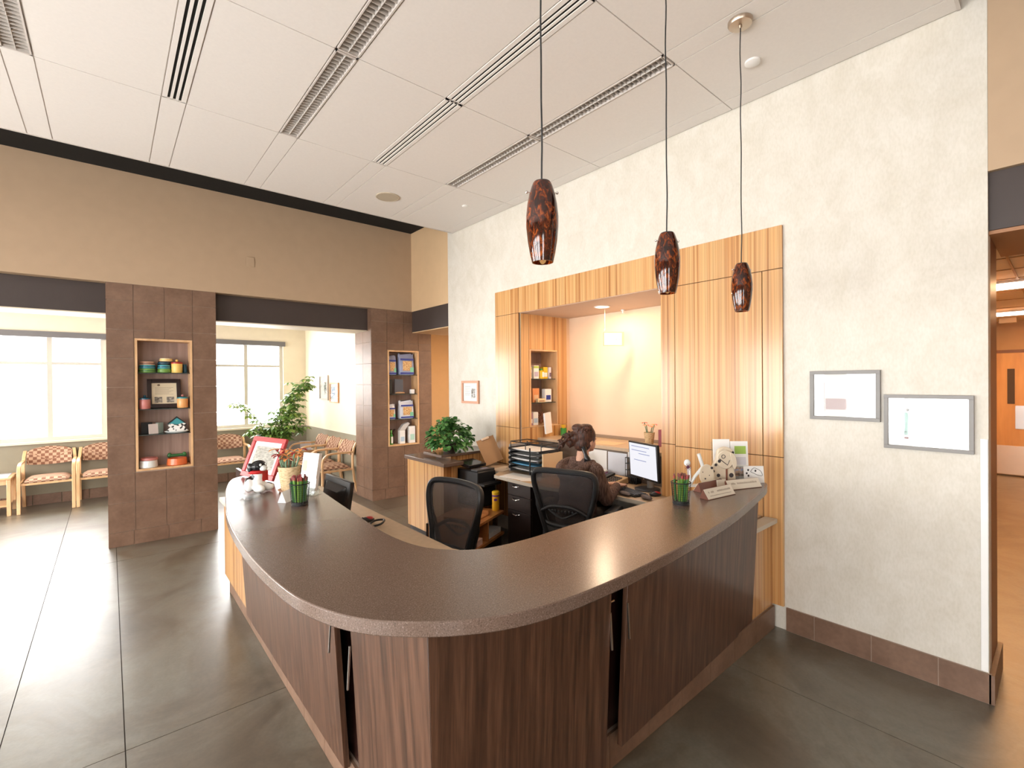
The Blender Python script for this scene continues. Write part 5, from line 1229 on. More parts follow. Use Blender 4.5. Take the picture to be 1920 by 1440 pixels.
# arms
SH = {-1: Vector((0.05, -0.165, 0.985)), 1: Vector((0.05, 0.165, 0.985))}
EL = {-1: Vector((0.11, -0.225, 0.76)), 1: Vector((0.10, 0.215, 0.75))}
WR = {-1: Vector((0.345, -0.150, 0.825)), 1: Vector((0.36, -0.01, 0.81))}
HD = {-1: Vector((0.425, -0.125, 0.812)), 1: Vector((0.445, -0.03, 0.805))}
for sd in (-1, 1):
    capsule(b, SH[sd], EL[sd], 0.050, 0.040); capsule(b, EL[sd], WR[sd], 0.038, 0.025)
    dv = (HD[sd]-WR[sd]).normalized(); side = Vector((0, 0, 1)).cross(dv).normalized()
    m = Matrix((dv, side, dv.cross(side))).transposed().to_4x4(); m.translation = (WR[sd]*0.35+HD[sd]*0.65)
    bmesh.ops.create_icosphere(b, subdivisions=3, radius=1, matrix=m @ Matrix.Diagonal((0.052, 0.041, 0.017, 1)))
    for k, (off, L) in enumerate(((-0.030, 0.058), (-0.010, 0.070), (0.011, 0.067), (0.031, 0.052))):
        root = HD[sd]+side*off+dv*0.006; mid = root+dv*L*0.5+Vector((0, 0, 0.008)); tip = root+dv*L*0.92+Vector((0, 0, -0.014))
        for p, q, r0, r1 in ((root, mid, 0.0093, 0.0086), (mid, tip, 0.0086, 0.0072)):
            for i in range(7): bmesh.ops.create_icosphere(b, subdivisions=1, radius=r0+(r1-r0)*i/6, matrix=Matrix.Translation(p.lerp(q, i/6)))
    th0 = WR[sd]*0.55+HD[sd]*0.45; ts = -sd
    th1 = th0+side*(-0.042*sd)+dv*0.02; th2 = th1+side*(-0.010*sd)+dv*0.032+Vector((0, 0, -0.006))
    for p, q in ((th0, th1), (th1, th2)):
        for i in range(7): bmesh.ops.create_icosphere(b, subdivisions=1, radius=0.0105-0.0015*i/6, matrix=Matrix.Translation(p.lerp(q, i/6)))
# legs
for sd in (-1, 1):
    kn = Vector((0.38, sd*0.10, 0.57)); an = Vector((0.30, sd*0.10, 0.11)); capsule(b, (0.02, sd*0.09, 0.595), kn, 0.082, 0.055); capsule(b, kn, an, 0.052, 0.036); capsule(b, an+Vector((-0.02, 0, -0.05)), an+Vector((0.15, 0, -0.07)), 0.035, 0.028)
remeshed('body', b, SKIN, PR, 0.0048, 3)
# hoodie
b = BM()
for p, r in (((0.0, 0, 0.575), (0.175, 0.195, 0.10)), ((0.0, 0, 0.66), (0.16, 0.18, 0.13)), ((0.02, 0, 0.78), (0.15, 0.185, 0.15)), ((0.035, 0, 0.90), (0.142, 0.20, 0.13)), ((0.045, 0, 0.985), (0.10, 0.185, 0.07))): ell(b, p, r)
for sd in (-1, 1):
    capsule(b, SH[sd]+Vector((0, 0, -0.005)), EL[sd], 0.072, 0.062); capsule(b, EL[sd], WR[sd]*0.9+EL[sd]*0.1, 0.060, 0.040)
    capsule(b, (0.05, sd*0.06, 1.045), SH[sd]+Vector((0, 0, 0.01)), 0.042, 0.062)
remeshed('hoodie', b, HOODIE, PR, 0.010, 6)
b = BM()   # hood lying on the back
hp = smooth_curve([(0.10, -0.10, 1.04), (0.03, -0.12, 1.035), (-0.075, -0.11, 1.0), (-0.125, -0.035, 0.95), (-0.125, 0.035, 0.95), (-0.075, 0.11, 1.0), (0.03, 0.12, 1.035), (0.10, 0.10, 1.04)], False, 5)
tube(b, hp, [0.028+0.018*math.sin(PI*i/(len(hp)-1)) for i in range(len(hp))], 10)
ell(b, (-0.045, 0, 0.975), (0.065, 0.085, 0.06), (0, -0.5, 0))
remeshed('hood', b, HOODIE, PR, 0.009, 5)
b = BM()
for sd in (-1, 1):
    kn = Vector((0.38, sd*0.10, 0.57)); an = Vector((0.30, sd*0.10, 0.13)); capsule(b, (0.0, sd*0.09, 0.58), kn, 0.098, 0.07); capsule(b, kn, an, 0.068, 0.058)
ell(b, (-0.01, 0, 0.575), (0.16, 0.18, 0.085))
remeshed('trousers', b, TROUS, PR, 0.010, 4)
for sd in (-1, 1):
    b = BM(); capsule(b, (0.27, sd*0.10, 0.055), (0.46, sd*0.10, 0.042), 0.048, 0.038); bx(b, 0.225, 0.495, sd*0.10-0.042, sd*0.10+0.042, 0.001, 0.03)
    remeshed('shoe', b, BLACK, PR, 0.008, 3)
# hair: cap plus messy bun and strands
b = BM(); ell(b, (0.098, 0, 1.255), (0.103, 0.090, 0.103)); ell(b, (0.07, 0, 1.20), (0.075, 0.078, 0.08))
ell(b, (0.02, 0.035, 1.245), (0.055, 0.065, 0.055)); ell(b, (0.045, 0.02, 1.325), (0.05, 0.06, 0.035)); ell(b, (0.09, -0.04, 1.325), (0.05, 0.045, 0.035)); ell(b, (0.0, 0.07, 1.21), (0.04, 0.045, 0.05))
rnd = random.Random(3)
for k in range(42):
    a0 = rnd.uniform(0, 2*PI); c = Vector((0.02, 0.055, 1.24)); p1 = c+Vector((-0.02+0.05*math.cos(a0), 0.055*math.sin(a0), 0.03*math.sin(a0*2)))
    p2 = p1+Vector((rnd.uniform(-.045, .01), rnd.uniform(-.01, .06), rnd.uniform(-.06, .03))); p3 = p2+Vector((rnd.uniform(-.03, .01), rnd.uniform(-.01, .03), rnd.uniform(-.06, -.01)))
    tube(b, smooth_curve([c, p1, p2, p3], False, 4), [0.009]*6+[0.006]*5+[0.0035]*2, 6)
for k in range(40):
    a0 = rnd.uniform(-1.9, 1.9)+PI; st = Vector((0.098+0.096*math.cos(a0), 0.086*math.sin(a0), 1.30+rnd.uniform(-.03, .03)))
    tube(b, smooth_curve([st, st.lerp(Vector((0.02, 0.035, 1.25)), 0.4)+Vector((-.01, 0, -.01)), Vector((0.0, 0.04, 1.24))], False, 4), 0.006, 5)
o = remeshed('hair', b, HAIR, PR, 0.0045, 1)
b = BM(); tube(b, smooth_curve([(0.03, -0.055, 1.165), (0.015, -0.085, 1.125), (0.02, -0.10, 1.08), (0.04, -0.10, 1.04)], False, 5), [0.024, 0.025, 0.023, 0.020, 0.017, 0.016, 0.016, 0.018, 0.021, 0.024, 0.027, 0.028, 0.029, 0.028, 0.026, 0.024], 12)
bmesh.ops.transform(b, matrix=Matrix.Identity(4), verts=b.verts)
single('phone_receiver', at(b, (2.965, 2.655, 0), math.radians(-2)), BLACKG, 'black telephone receiver held between the receptionist neck and shoulder', 'telephone receiver')

# ================================================================ DESK ITEMS
def monitor(label, c, normal_deg, wd, h, tilt, screen, standz, group='desktop monitors', face_mat=None, back_detail=False):
    """c = centre of panel; screen faces local -Y rotated"""
    t = thing('computer_monitor', label, 'monitor', (c[0], c[1], standz), math.radians(normal_deg), group)
    cz = c[2]-standz
    m = Matrix.Translation((0, 0, cz)) @ Matrix.Rotation(-tilt, 4, 'X')
    a = BM(); bx(a, -wd/2, wd/2, -0.008, 0.022, -h/2, h/2, m); new_obj('housing', a, BLACK, t, bevel=0.005)
    a = BM(); qprism(a, [(-wd*0.40, -h*0.40), (wd*0.40, -h*0.40), (wd*0.40, h*0.40), (-wd*0.40, h*0.40)], [(-wd*0.26, -h*0.26), (wd*0.26, -h*0.26), (wd*0.26, h*0.26), (-wd*0.26, h*0.26)], 0.0225, 0.055)
    bmesh.ops.transform(a, matrix=m @ Matrix(((1, 0, 0, 0), (0, 0, 1, 0), (0, 1, 0, 0), (0, 0, 0, 1))), verts=a.verts); new_obj('rear_bulge', a, BLACK, t, bevel=0.006)
    bz = BM(); bw = 0.014
    new_obj('screen', box(-wd/2+bw, wd/2-bw, -0.0105, -0.0085, -h/2+bw+0.006, h/2-bw, m), screen, t)
    new_obj('power_button', box(-0.01, 0.01, -0.010, -0.0085, -h/2+0.004, -h/2+0.010, m), STEEL, t)
    a = BM(); tube(a, [(0, 0.075, 0.012), (0, 0.072, cz*0.55), (0, 0.055, cz)], 0.022, 10, flat=1.6); new_obj('stand_neck', a, colm('silver_stand', (0.4, 0.4, 0.4), 0.3, metal=0.5), t)
    new_obj('stand_base', lathe(BM(), [(0.11, 0.001), (0.11, 0.008), (0.09, 0.014), (0, 0.014)], 32, Matrix.Translation((0, 0.04, 0))), DGREY, t)
    return t, m
SCREEN = plain('lit_screen', (0.05, 0.05, 0.05), 0.35, emit=(0.92, 0.93, 1.0), es=0.90)
SCROFF = plain('dark_screen', (0.02, 0.02, 0.03), 0.1)
ZD = 0.7605
nrm = math.degrees(math.atan2(0.32, -0.95))  # direction the screen faces
t, mm = monitor('lit white monitor in front of the seated receptionist', (3.56, 2.405, 1.012), nrm+90, 0.395, 0.325, -0.06, SCREEN, ZD)
for k, (x0, x1, zz) in enumerate(((-0.15, 0.06, 0.085), (-0.05, 0.10, 0.06), (-0.12, 0.05, 0.0), (-0.15, 0.1, 0.12))):
    new_obj('screen_content', box(x0, x1, -0.0115, -0.0106, zz, zz+0.006, mm), plain('screen_blue_text', (0.05, 0.05, 0.08), 0.4, emit=(0.40, 0.46, 0.80), es=0.6), t)
t, mm = monitor('black monitor seen from behind on the left leg of the counter', (1.125, 3.09, 0.935), 92, 0.40, 0.33, -0.16, SCROFF, ZD)
m = mm @ Matrix.Translation((-0.115+0.23, 0.0222, 0.095))
a = BM(); 
for dx in (-0.008, 0.0, 0.008): cb(a, (dx, 0, abs(dx)*0.4), (0.007, 0.003, 0.018))
bmesh.ops.transform(a, matrix=m, verts=a.verts); new_obj('rear_emblem', a, BLACKG, t)
def keyboard(label, c, rz):
    t = thing('keyboard', label, 'keyboard', (c[0], c[1], c[2]), rz)
    new_obj('base', box(-0.215, 0.215, -0.07, 0.07, 0, 0.014), BLACK, t, bevel=0.004)
    k_ = BM()
    for r in range(5):
        for q in range(19):
            cb(k_, (-0.198+q*0.022, -0.052+r*0.024, 0.018), (0.017, 0.018, 0.007))
    new_obj('keys', k_, DGREY, t)
keyboard('black keyboard under the receptionist hands', (3.40, 2.478, ZD), math.radians(nrm+90))
def wrist(label, x, y, rz):
    return single('wrist_rest', at(ell(BM(), (0, 0, 0.0), (0.075, 0.034, 0.016)), (x, y, ZD+0.017), rz), colm('grey_gel_pad', (0.09, 0.07, 0.07), 0.6), label, 'wrist rest')
wrist('dark grey gel wrist pad on the desk edge, left one near the hands', 3.275, 2.40, math.radians(72))
wrist('dark grey gel wrist pad on the desk edge, right one before the mouse', 3.295, 2.20, math.radians(60))
def mouse(label, x, y, rz, c2):
    t = thing('computer_mouse', label, 'computer mouse', (x, y, ZD+0.001), rz)
    a = BM(); ell(a, (0, 0, 0.012), (0.052, 0.031, 0.022)); bmesh.ops.bisect_plane(a, geom=a.verts[:]+a.edges[:]+a.faces[:], plane_co=(0, 0, 0), plane_no=(0, 0, -1), clear_outer=True)
    new_obj('body', a, BLACK, t); new_obj('palm_shell', ell(BM(), (-0.012, 0, 0.018), (0.034, 0.026, 0.0185)), c2, t)
    new_obj('scroll_wheel', lathe(BM(), [(0.007, -0.003), (0.007, 0.003)], 12, Matrix.Translation((0.03, 0, 0.028)) @ Matrix.Rotation(PI/2, 4, 'X')), DGREY, t)
mouse('black and red mouse at the right end of the receptionist desk', 3.445, 2.215, 2.6, RED)
mouse('red mouse on the left leg desk beside the dark monitor', 1.345, 3.13, 2.9, RED)
single('cable_loop', tube(BM(), smooth_curve([(1.33, 2.99, ZD+.006), (1.37, 2.96, ZD+.02), (1.41, 3.0, ZD+.03), (1.38, 3.06, ZD+.02), (1.33, 3.04, ZD+.012), (1.31, 3.0, ZD+.006)], True, 4), 0.007, 8, True), BLACK, 'coiled black cable loop on the left leg desk beside the red mouse', 'cable')
t = thing('desk_phone', 'beige desk telephone with keypad on the desk left of the lit monitor', 'telephone', (3.585, 2.76, ZD), math.radians(nrm+100))
a = BM(); m = frame_mtx((0, 0, 0), (1, 0, 0), (0, -1, 0)); 
prism(a, [(-0.085, 0), (0.105, 0), (0.105, 0.06), (-0.085, 0.018)], -0.10, 0.10, frame_mtx((0, 0, 0), (0, 1, 0), (1, 0, 0))); new_obj('body', a, colm('beige_phone', (0.50, 0.34, 0.18), 0.45), t, bevel=0.006)
k_ = BM(); sl = math.atan2(0.042, 0.19)
for r in range(5):
    for q in range(5): cb(k_, (-0.03+q*0.024, -0.06+r*0.026, 0.026+(r*0.026)*math.tan(sl)+0.004), (0.014, 0.012, 0.008), rx=sl)
new_obj('keypad', k_, DGREY, t)
new_obj('cradle', cb(BM(), (-0.075, 0.01, 0.052), (0.045, 0.16, 0.02), rx=sl), BLACK, t, bevel=0.005)
# papers on desk
def papers(label, x, y, rz, mat, wd=0.216, h=0.279, z=ZD, name='paper_sheet', thick=0.002):
    return single(name, at(box(-wd/2, wd/2, -h/2, h/2, 0.0003, thick), (x, y, z), rz), mat, label, 'paper')
papers('white papers spread on the desk return before the letter trays', 3.125, 3.60, 0.15, PAPER, thick=0.006)
papers('white sheet on the desk return nearer the drawer pedestal', 3.15, 3.42, 0.8, PAPER, 0.216, 0.20)
papers('large tan desk blotter beside the receptionist chair', 3.24, 3.15, 0.1, colm('tan_blotter', (0.60, 0.36, 0.20), 0.6), 0.28, 0.36)
papers('pale sheet at the back corner of the desk near the clipboard', 3.30, 4.02, 0.25, colm('cream_paper', (0.70, 0.60, 0.48), 0.6), 0.26, 0.18)
papers('wood grain folder lying on the niche ledge', 3.95, 3.1, 0.1, colm('light_manila', (0.70, 0.50, 0.30), 0.5), 0.24, 0.30, 1.0705)
def pinned(label, y0, y1, z0, z1, mat, xx=3.7835): return single('pinned_sheet', box(xx-0.004, xx, y0, y1, z0, z1), mat, label, 'notice', 'sheets pinned to the partition')
pinned('white sheet pinned to the partition just right of the receptionist head', 2.98, 3.22, 0.80, 1.02, PAPER)
pinned('white sheet pinned to the partition left of the lit monitor', 2.74, 2.965, 0.80, 1.015, colm('bluish_paper', (0.70, 0.74, 0.82), 0.6))
t = thing('file_sorter', 'small desk sorter with magenta and yellow papers beside the phone', 'file sorter', (3.67, 3.06, ZD), math.radians(10))
new_obj('tray', box(-0.08, 0.08, -0.14, 0.14, 0, 0.05), colm('grey_lilac_tray', (0.30, 0.27, 0.36), 0.4), t, bevel=0.003)
new_obj('magenta_folder', box(-0.07, 0.07, -0.12, 0.10, 0.0505, 0.062), colm('magenta', (0.45, 0.05, 0.2), 0.5), t)
new_obj('paper_stack', box(-0.075, 0.06, -0.13, 0.12, 0.0625, 0.078), PAPER, t)
new_obj('yellow_note', box(-0.03, 0.05, 0.03, 0.11, 0.0785, 0.082), colm('lime_note', (0.5, 0.6, 0.12), 0.5), t)
t = thing('pen_rack', 'black mesh organiser standing between the pinned sheets and the lit monitor', 'desk organiser', (3.725, 2.63, ZD), 0)
a = BM()
for z in (0.0, 0.06, 0.12, 0.18, 0.235): bx(a, -0.04, 0.04, -0.06, 0.06, z, z+0.006)
for k in range(7): bx(a, -0.04, -0.036, -0.06+k*0.02-0.002, -0.06+k*0.02+0.002, 0, 0.24)
bx(a, 0.036, 0.04, -0.06, 0.06, 0, 0.24); new_obj('rack', a, BLACK, t); new_obj('white_phone', cb(BM(), (-0.01, 0.02, 0.265), (0.03, 0.04, 0.045)), WHITE, t)
# letter trays
t = thing('letter_trays', 'stack of black letter trays full of paper before the zebra cabinet', 'letter tray', (3.40, 3.64, ZD), 0)
new_obj('side_panel', box(-0.12, 0.16, 0.245, 0.262, 0.0, 0.285), GREY, t)
new_obj('side_panel', box(-0.12, 0.16, -0.262, -0.245, 0.0, 0.23), colm('manila_file', (0.72, 0.55, 0.34), 0.5), t)
for k in range(5):
    z = 0.035+k*0.05; a = BM(); bx(a, -0.15, 0.16, -0.235, 0.24, z, z+0.004)
    tube(a, smooth_curve([(-0.15, 0.235, z+0.02), (-0.155, 0.1, z+0.004), (-0.155, -0.1, z+0.004), (-0.15, -0.23, z+0.02)], False, 4), 0.005, 6); bx(a, 0.156, 0.16, -0.235, 0.24, z, z+0.03); bx(a, -0.15, 0.16, 0.236, 0.24, z, z+0.025); bx(a, -0.15, 0.16, -0.235, -0.231, z, z+0.025)
    o = new_obj('tray', a, BLACK, t)
    new_obj('sheets', box(-0.13, 0.14, -0.20, 0.21, z+0.0045, z+0.012+0.004*(k % 3)), (colm('sky_blue_folder', (0.12, 0.38, 0.62), 0.5) if k == 1 else PAPER), o)
a = BM()
for yy_ in (-0.235, 0.0, 0.235): tube(a, [(0.12, yy_, 0.0), (0.12, yy_, 0.30)], 0.006, 6); tube(a, [(-0.12, yy_, 0.24), (-0.12, yy_, 0.32), (0.12, yy_, 0.32)], 0.006, 6)
tube(a, [(-0.12, -0.235, 0.32), (-0.12, 0.235, 0.32)], 0.006, 6); tube(a, [(0.12, -0.235, 0.32), (0.12, 0.235, 0.32)], 0.006, 6); tube(a, [(-0.15, -0.1, 0.0), (-0.15, -0.1, 0.28)], 0.008, 6)
new_obj('wire_frame', a, BLACK, t)
t = thing('green_pencil_cup', 'small green cup standing on the ledge at the left of the niche', 'cup', (4.13, 3.90, 1.0705))
new_obj('cup', lathe(BM(), [(0.034, 0), (0.038, 0.09), (0.034, 0.09), (0.03, 0.01), (0, 0.01)], 20), GREEN, t)
a = BM(); [tube(a, [(random.uniform(-.02, .02), random.uniform(-.02, .02), 0.011), (random.uniform(-.03, .03), random.uniform(-.03, .03), 0.13)], 0.004, 6) for _ in range(5)]; new_obj('pencils', a, YELLOW, t)
# ledge flower pot + red binder
def lily(bm_r, bm_o, bm_s, base, top, sz, rnd):
    tube(bm_s, smooth_curve([base, Vector(base).lerp(Vector(top), .5)+Vector((rnd.uniform(-.01, .01),)*3), top], False, 4), 0.005, 6)
    for k in range(6):
        an = 2*PI*k/6+rnd.uniform(0, .4); leaf(rnd.choice([bm_r, bm_o]), top, (math.cos(an), math.sin(an), 0.35), sz, sz*0.42, 0.5)
def flower_pot(label, loc, s, cols, saucer=True):
    rnd = random.Random(hash(label) % 97 if False else len(label))
    t = thing('flower_pot', label, 'flower pot', loc)
    new_obj('pot', lathe(BM(), [(0.045*s, 0.008), (0.052*s, 0.06*s), (0.062*s, 0.135*s), (0.064*s, 0.15*s), (0.056*s, 0.15*s), (0.054*s, 0.12*s), (0, 0.12*s)], 28), WICKER, t)
    if saucer: new_obj('saucer', lathe(BM(), [(0.055*s, 0), (0.066*s, 0.012), (0.060*s, 0.012), (0.05*s, 0.006), (0, 0.006)], 28), CLAY, t)
    a, b_, c = BM(), BM(), BM()
    for k in range(9 if saucer else 4):
        an = 2*PI*k/9*(1 if saucer else 2.3); r = 0.03*s
        lily(a, b_, c, (r*math.cos(an), r*math.sin(an), 0.12*s), (2.2*r*math.cos(an), 2.2*r*math.sin(an), (0.20+0.06*rnd.random())*s), 0.055*s, rnd)
    new_obj('petals', a, cols[0], t); new_obj('petals', b_, cols[1], t); new_obj('stems', c, colm('succulent_green', (0.16, 0.26, 0.16), 0.5), t)
flower_pot('small pot of orange and red silk flowers on the niche ledge', (4.13, 2.72, 1.071), 0.85, [colm('coral_petal', (0.75, 0.10, 0.06), 0.5), colm('orange_petal', (0.85, 0.35, 0.10), 0.5)], False)
single('red_binder', box(4.10, 4.17, 2.46, 2.60, 1.0705, 1.235), colm('dark_red_binder', (0.22, 0.01, 0.02), 0.4), 'dark red binder standing on the ledge beside the right jamb', 'binder', bevel=0.002)
single('black_binder', box(4.10, 4.17, 2.385, 2.455, 1.0705, 1.235), BLACK, 'black binder standing against the red one on the ledge', 'binder', bevel=0.002)

# ================================================================ COUNTER ITEMS, LEFT END
ZC = 1.0705
t = thing('red_photo_frame', 'large cherry red framed document leaning back at the far left of the counter', 'picture frame', (0.76, 3.60, ZC))
rd = Vector((0.11, -0.37, 0)).normalized(); nn = Vector((rd.y, -rd.x, 0)); nn = Vector((-0.90, -0.27, 0.38))
nn = nn-rd*nn.dot(rd)
FM = frame_mtx(Vector((0.765, 3.575, ZC+0.003)), rd, nn)
W_, H_ = 0.40, 0.285; f_ = 0.034
fr = BM(); bx(fr, -W_/2, W_/2, 0, f_, 0, 0.02, FM); bx(fr, -W_/2, W_/2, H_-f_, H_, 0, 0.02, FM); bx(fr, -W_/2, -W_/2+f_, f_, H_-f_, 0, 0.02, FM); bx(fr, W_/2-f_, W_/2, f_, H_-f_, 0, 0.02, FM)
new_obj('frame', fr, REDFRAME, t, bevel=0.003, world=True)
new_obj('mat_board', box(-W_/2+f_, W_/2-f_, f_, H_-f_, 0.002, 0.008, FM), PAPER, t, world=True)
new_obj('document', box(-W_/2+f_+0.035, W_/2-f_-0.035, f_+0.03, H_-f_-0.03, 0.0085, 0.0095, FM), ramp_tex('grey_green_document', [(0.4, (0.20, 0.19, 0.16)), (0.6, (0.34, 0.32, 0.27))], (30, 30, 120), 0.5, 2), t, world=True)
new_obj('easel_leg', box(-0.02, 0.02, 0.02, 0.20, -0.012, -0.001, FM), BLACK, t, world=True)
# dog figurine (white with black head, red scarf)
t = thing('dog_figurine', 'black and white ceramic animal figurine with a red scarf on the counter', 'figurine', (0.67, 3.17, ZC), math.radians(-60))
SPW = WHITEG
a = BM(); ell(a, (0, 0, 0.055), (0.052, 0.045, 0.055)); ell(a, (0.01, 0, 0.10), (0.04, 0.036, 0.045)); ell(a, (0.055, -0.03, 0.028), (0.04, 0.026, 0.026)); ell(a, (0.055, 0.035, 0.028), (0.04, 0.026, 0.026)); ell(a, (-0.01, -0.04, 0.05), (0.03, 0.03, 0.045))
remeshed('body', a, ramp_tex('white_with_black_patch', [(0, (0.02,)*3), (0.38, (0.02,)*3), (0.40, (0.8, 0.8, 0.78)), (1, (0.8, 0.8, 0.78))], (14, 14, 14), 0.25, 1), t, 0.005, 4)
a = BM(); ell(a, (0.02, 0, 0.155), (0.042, 0.046, 0.036)); ell(a, (0.0, -0.045, 0.15), (0.018, 0.012, 0.03)); ell(a, (0.0, 0.045, 0.15), (0.018, 0.012, 0.03)); remeshed('head', a, BLACKG, t, 0.004, 3)
a = BM(); ell(a, (0.055, 0, 0.145), (0.024, 0.022, 0.018)); new_obj('muzzle', a, SPW, t)
new_obj('eyes', ell(ell(BM(), (0.055, -0.018, 0.166), (0.006, 0.008, 0.008)), (0.055, 0.018, 0.166), (0.006, 0.008, 0.008)), SPW, t)
a = BM(); tube(a, [(0.01+0.043*math.cos(k*PI/8), 0.042*math.sin(k*PI/8), 0.122) for k in range(16)], 0.011, 8, True); cb(a, (0.045, 0.02, 0.095), (0.012, 0.04, 0.06)); new_obj('scarf', a, RED, t)
flower_pot('bark covered pot of red and orange lilies on the left of the counter', (0.825, 3.05, ZC), 1.0, [colm('deep_red_petal', (0.30, 0.015, 0.02), 0.5), colm('orange_petal', (0.80, 0.32, 0.08), 0.5)])
# brochure block
t = thing('brochure_stack', 'tall white brochures in a clear holder behind the left pencil cup', 'brochure holder', (0.865, 2.85, ZC), math.radians(-50))
m = Matrix.Rotation(-0.16, 4, 'X') @ Matrix.Rotation(0.06, 4, 'Y')
new_obj('brochures', box(-0.05, 0.05, -0.012, 0.02, 0.03, 0.245, m), PAPER, t, bevel=0.001)
new_obj('holder', bx(bx(box(-0.056, 0.056, -0.02, -0.016, 0.002, 0.10, m), -0.056, 0.056, 0.024, 0.028, 0.002, 0.16, m), -0.056, 0.056, -0.02, 0.06, 0.0, 0.004), ACRYL, t)
new_obj('green_print', box(-0.045, -0.02, -0.0135, -0.0125, 0.14, 0.20, m), colm('pale_lime', (0.5, 0.7, 0.35), 0.5), t)
single('tent_card', prism(BM(), [(-0.025, 0), (0, 0.06), (0.025, 0)], -0.035, 0.035, frame_mtx((0.735, 2.79, ZC), (0.65, -0.76, 0), (-0.76, -0.65, 0))), PAPER, 'white folded tent card leaning left of the left pencil cup', 'card')
# glass dish
single('glass_dish', at(lathe(BM(), [(0.05, 0), (0.085, 0.012), (0.083, 0.016), (0.048, 0.005), (0, 0.005)], 32), (0.575, 3.02, ZC)), ACRYL, 'clear shallow glass dish in front of the animal figurine', 'dish')
def pencil_cup(label, loc, rz, dense):
    rnd = random.Random(int(dense*10))
    t = thing('pencil_cup', label, 'pencil cup', loc, rz, 'black mesh cups full of green pencils')
    a = BM(); R0, R1, h = 0.040, 0.049, 0.115
    tube(a, [(R1*math.cos(k*PI/14), R1*math.sin(k*PI/14), h) for k in range(28)], 0.0032, 6, True)
    tube(a, [(R0*math.cos(k*PI/14), R0*math.sin(k*PI/14), 0.006) for k in range(28)], 0.0035, 6, True)
    lathe(a, [(R0, 0), (R0, 0.004), (0, 0.004)], 28); lathe(a, [(R0+0.0005, 0.005), (R0+0.0012, 0.02)], 28)
    for k in range(22):
        an = 2*PI*k/22; c, s_ = math.cos(an), math.sin(an); tube(a, [(R0*c, R0*s_, 0.004), (R1*c, R1*s_, h)], 0.0009, 4)
    for k in range(9):
        f = (k+1)/10; r = R0+(R1-R0)*f; tube(a, [(r*math.cos(q*PI/11), r*math.sin(q*PI/11), h*f) for q in range(22)], 0.0007, 4, True)
    new_obj('cup', a, BLACK, t)
    tips = [colm('pencil_tip_brown', (0.16, 0.05, 0.04), 0.5), colm('pencil_tip_red', (0.32, 0.05, 0.05), 0.5)]
    gm = [colm('pencil_green', (0.09, 0.22, 0.035), 0.35), colm('pencil_light_green', (0.24, 0.40, 0.06), 0.35), colm('pencil_dark_green', (0.03, 0.14, 0.03), 0.35)]
    n = 34 if dense else 26
    for k in range(n):
        an = rnd.uniform(0, 2*PI); r = 0.039*rnd.random()**0.35; r2 = min(0.044, r*1.12+rnd.uniform(0, 0.004)); an2 = an+rnd.uniform(-.5, .5)*(0.4 if dense else 1.2)
        p0 = Vector((0.85*r*math.cos(an), 0.85*r*math.sin(an), 0.006)); p1 = Vector((r2*math.cos(an2), r2*math.sin(an2), 0.145+rnd.uniform(0, 0.015)))
        o = new_obj('pencil', tube(BM(), [p0, p0.lerp(p1, 0.88)], 0.0042, 6), rnd.choice(gm), t)
        new_obj('pencil_end', tube(BM(), [p0.lerp(p1, 0.885), p1], [0.0044, 0.0040], 6), rnd.choice(tips), o)
    return t
pencil_cup('black mesh cup packed with green pencils on the left of the counter', (0.77, 2.66, ZC), 0, 1)
pencil_cup('black mesh cup of loose green pencils on the right of the counter', (2.275, 1.31, ZC), 0.5, 0)

# ================================================================ COUNTER ITEMS, RIGHT END
CRM = colm('cream_ceramic', (0.66, 0.57, 0.44), 0.35)
SPOT = colm('charcoal_spot', (0.05, 0.045, 0.05), 0.4)
WOODRED = colm('reddish_wood_base', (0.20, 0.07, 0.045), 0.35)
def nameplate(label, c, deg, L, lines):
    t = thing('name_plate', label, 'name plate', (c[0], c[1], ZC), math.radians(deg), 'wedge name plates on the counter')
    w_, hh = 0.055, 0.052
    m = frame_mtx((0, 0, 0), (0, 1, 0), (1, 0, 0))   # polygon in (y,z), extruded along x
    new_obj('base', prism(BM(), [(-w_/2, 0), (w_/2, 0), (w_*0.15, hh)], -L/2, L/2, m), WOODRED, t, bevel=0.001)
    n = Vector((0, -hh, w_*0.65)).normalized(); M_ = frame_mtx(Vector((0, -w_*0.175, hh/2))+n*0.0008, (1, 0, 0), n)
    new_obj('face_plate', box(-L/2+0.003, L/2-0.003, -0.029, 0.029, 0, 0.002, M_), colm('cream_plate', (0.70, 0.64, 0.54), 0.35), t)
    a = BM(); rnd = random.Random(len(label))
    for yy_, hh_, n_ in lines:
        x = -L/2+0.03
        while x < L/2-0.03:
            w2 = rnd.uniform(0.003, 0.007)
            if rnd.random() > 0.15: bx(a, x, x+w2, yy_-hh_/2, yy_+hh_/2*rnd.uniform(0.4, 1), 0.0021, 0.0026, M_)
            x += w2+0.004
    new_obj('lettering', a, colm('plate_ink', (0.36, 0.30, 0.24), 0.5), t)
    return t
nameplate('nearest wedge name plate on the right of the counter, angled forward', (2.58, 1.262, ), -8, 0.25, [(0.008, 0.011, 0), (-0.013, 0.005, 0)])
nameplate('longer wedge name plate behind the nearest one, at the counter end', (2.89, 1.262), -21, 0.25, [(0.006, 0.012, 0)])
nameplate('pinkish wedge name plate turned away behind the right pencil cup', (2.70, 1.375), 172, 0.22, [(0.006, 0.012, 0)])
single('tiny_card', cb(BM(), (2.755, 1.325, ZC+0.03), (0.07, 0.004, 0.055), rz=-0.3, rx=-0.1), colm('cream_card', (0.72, 0.66, 0.55)), 'small cream card with a dot between the two name plates', 'card')
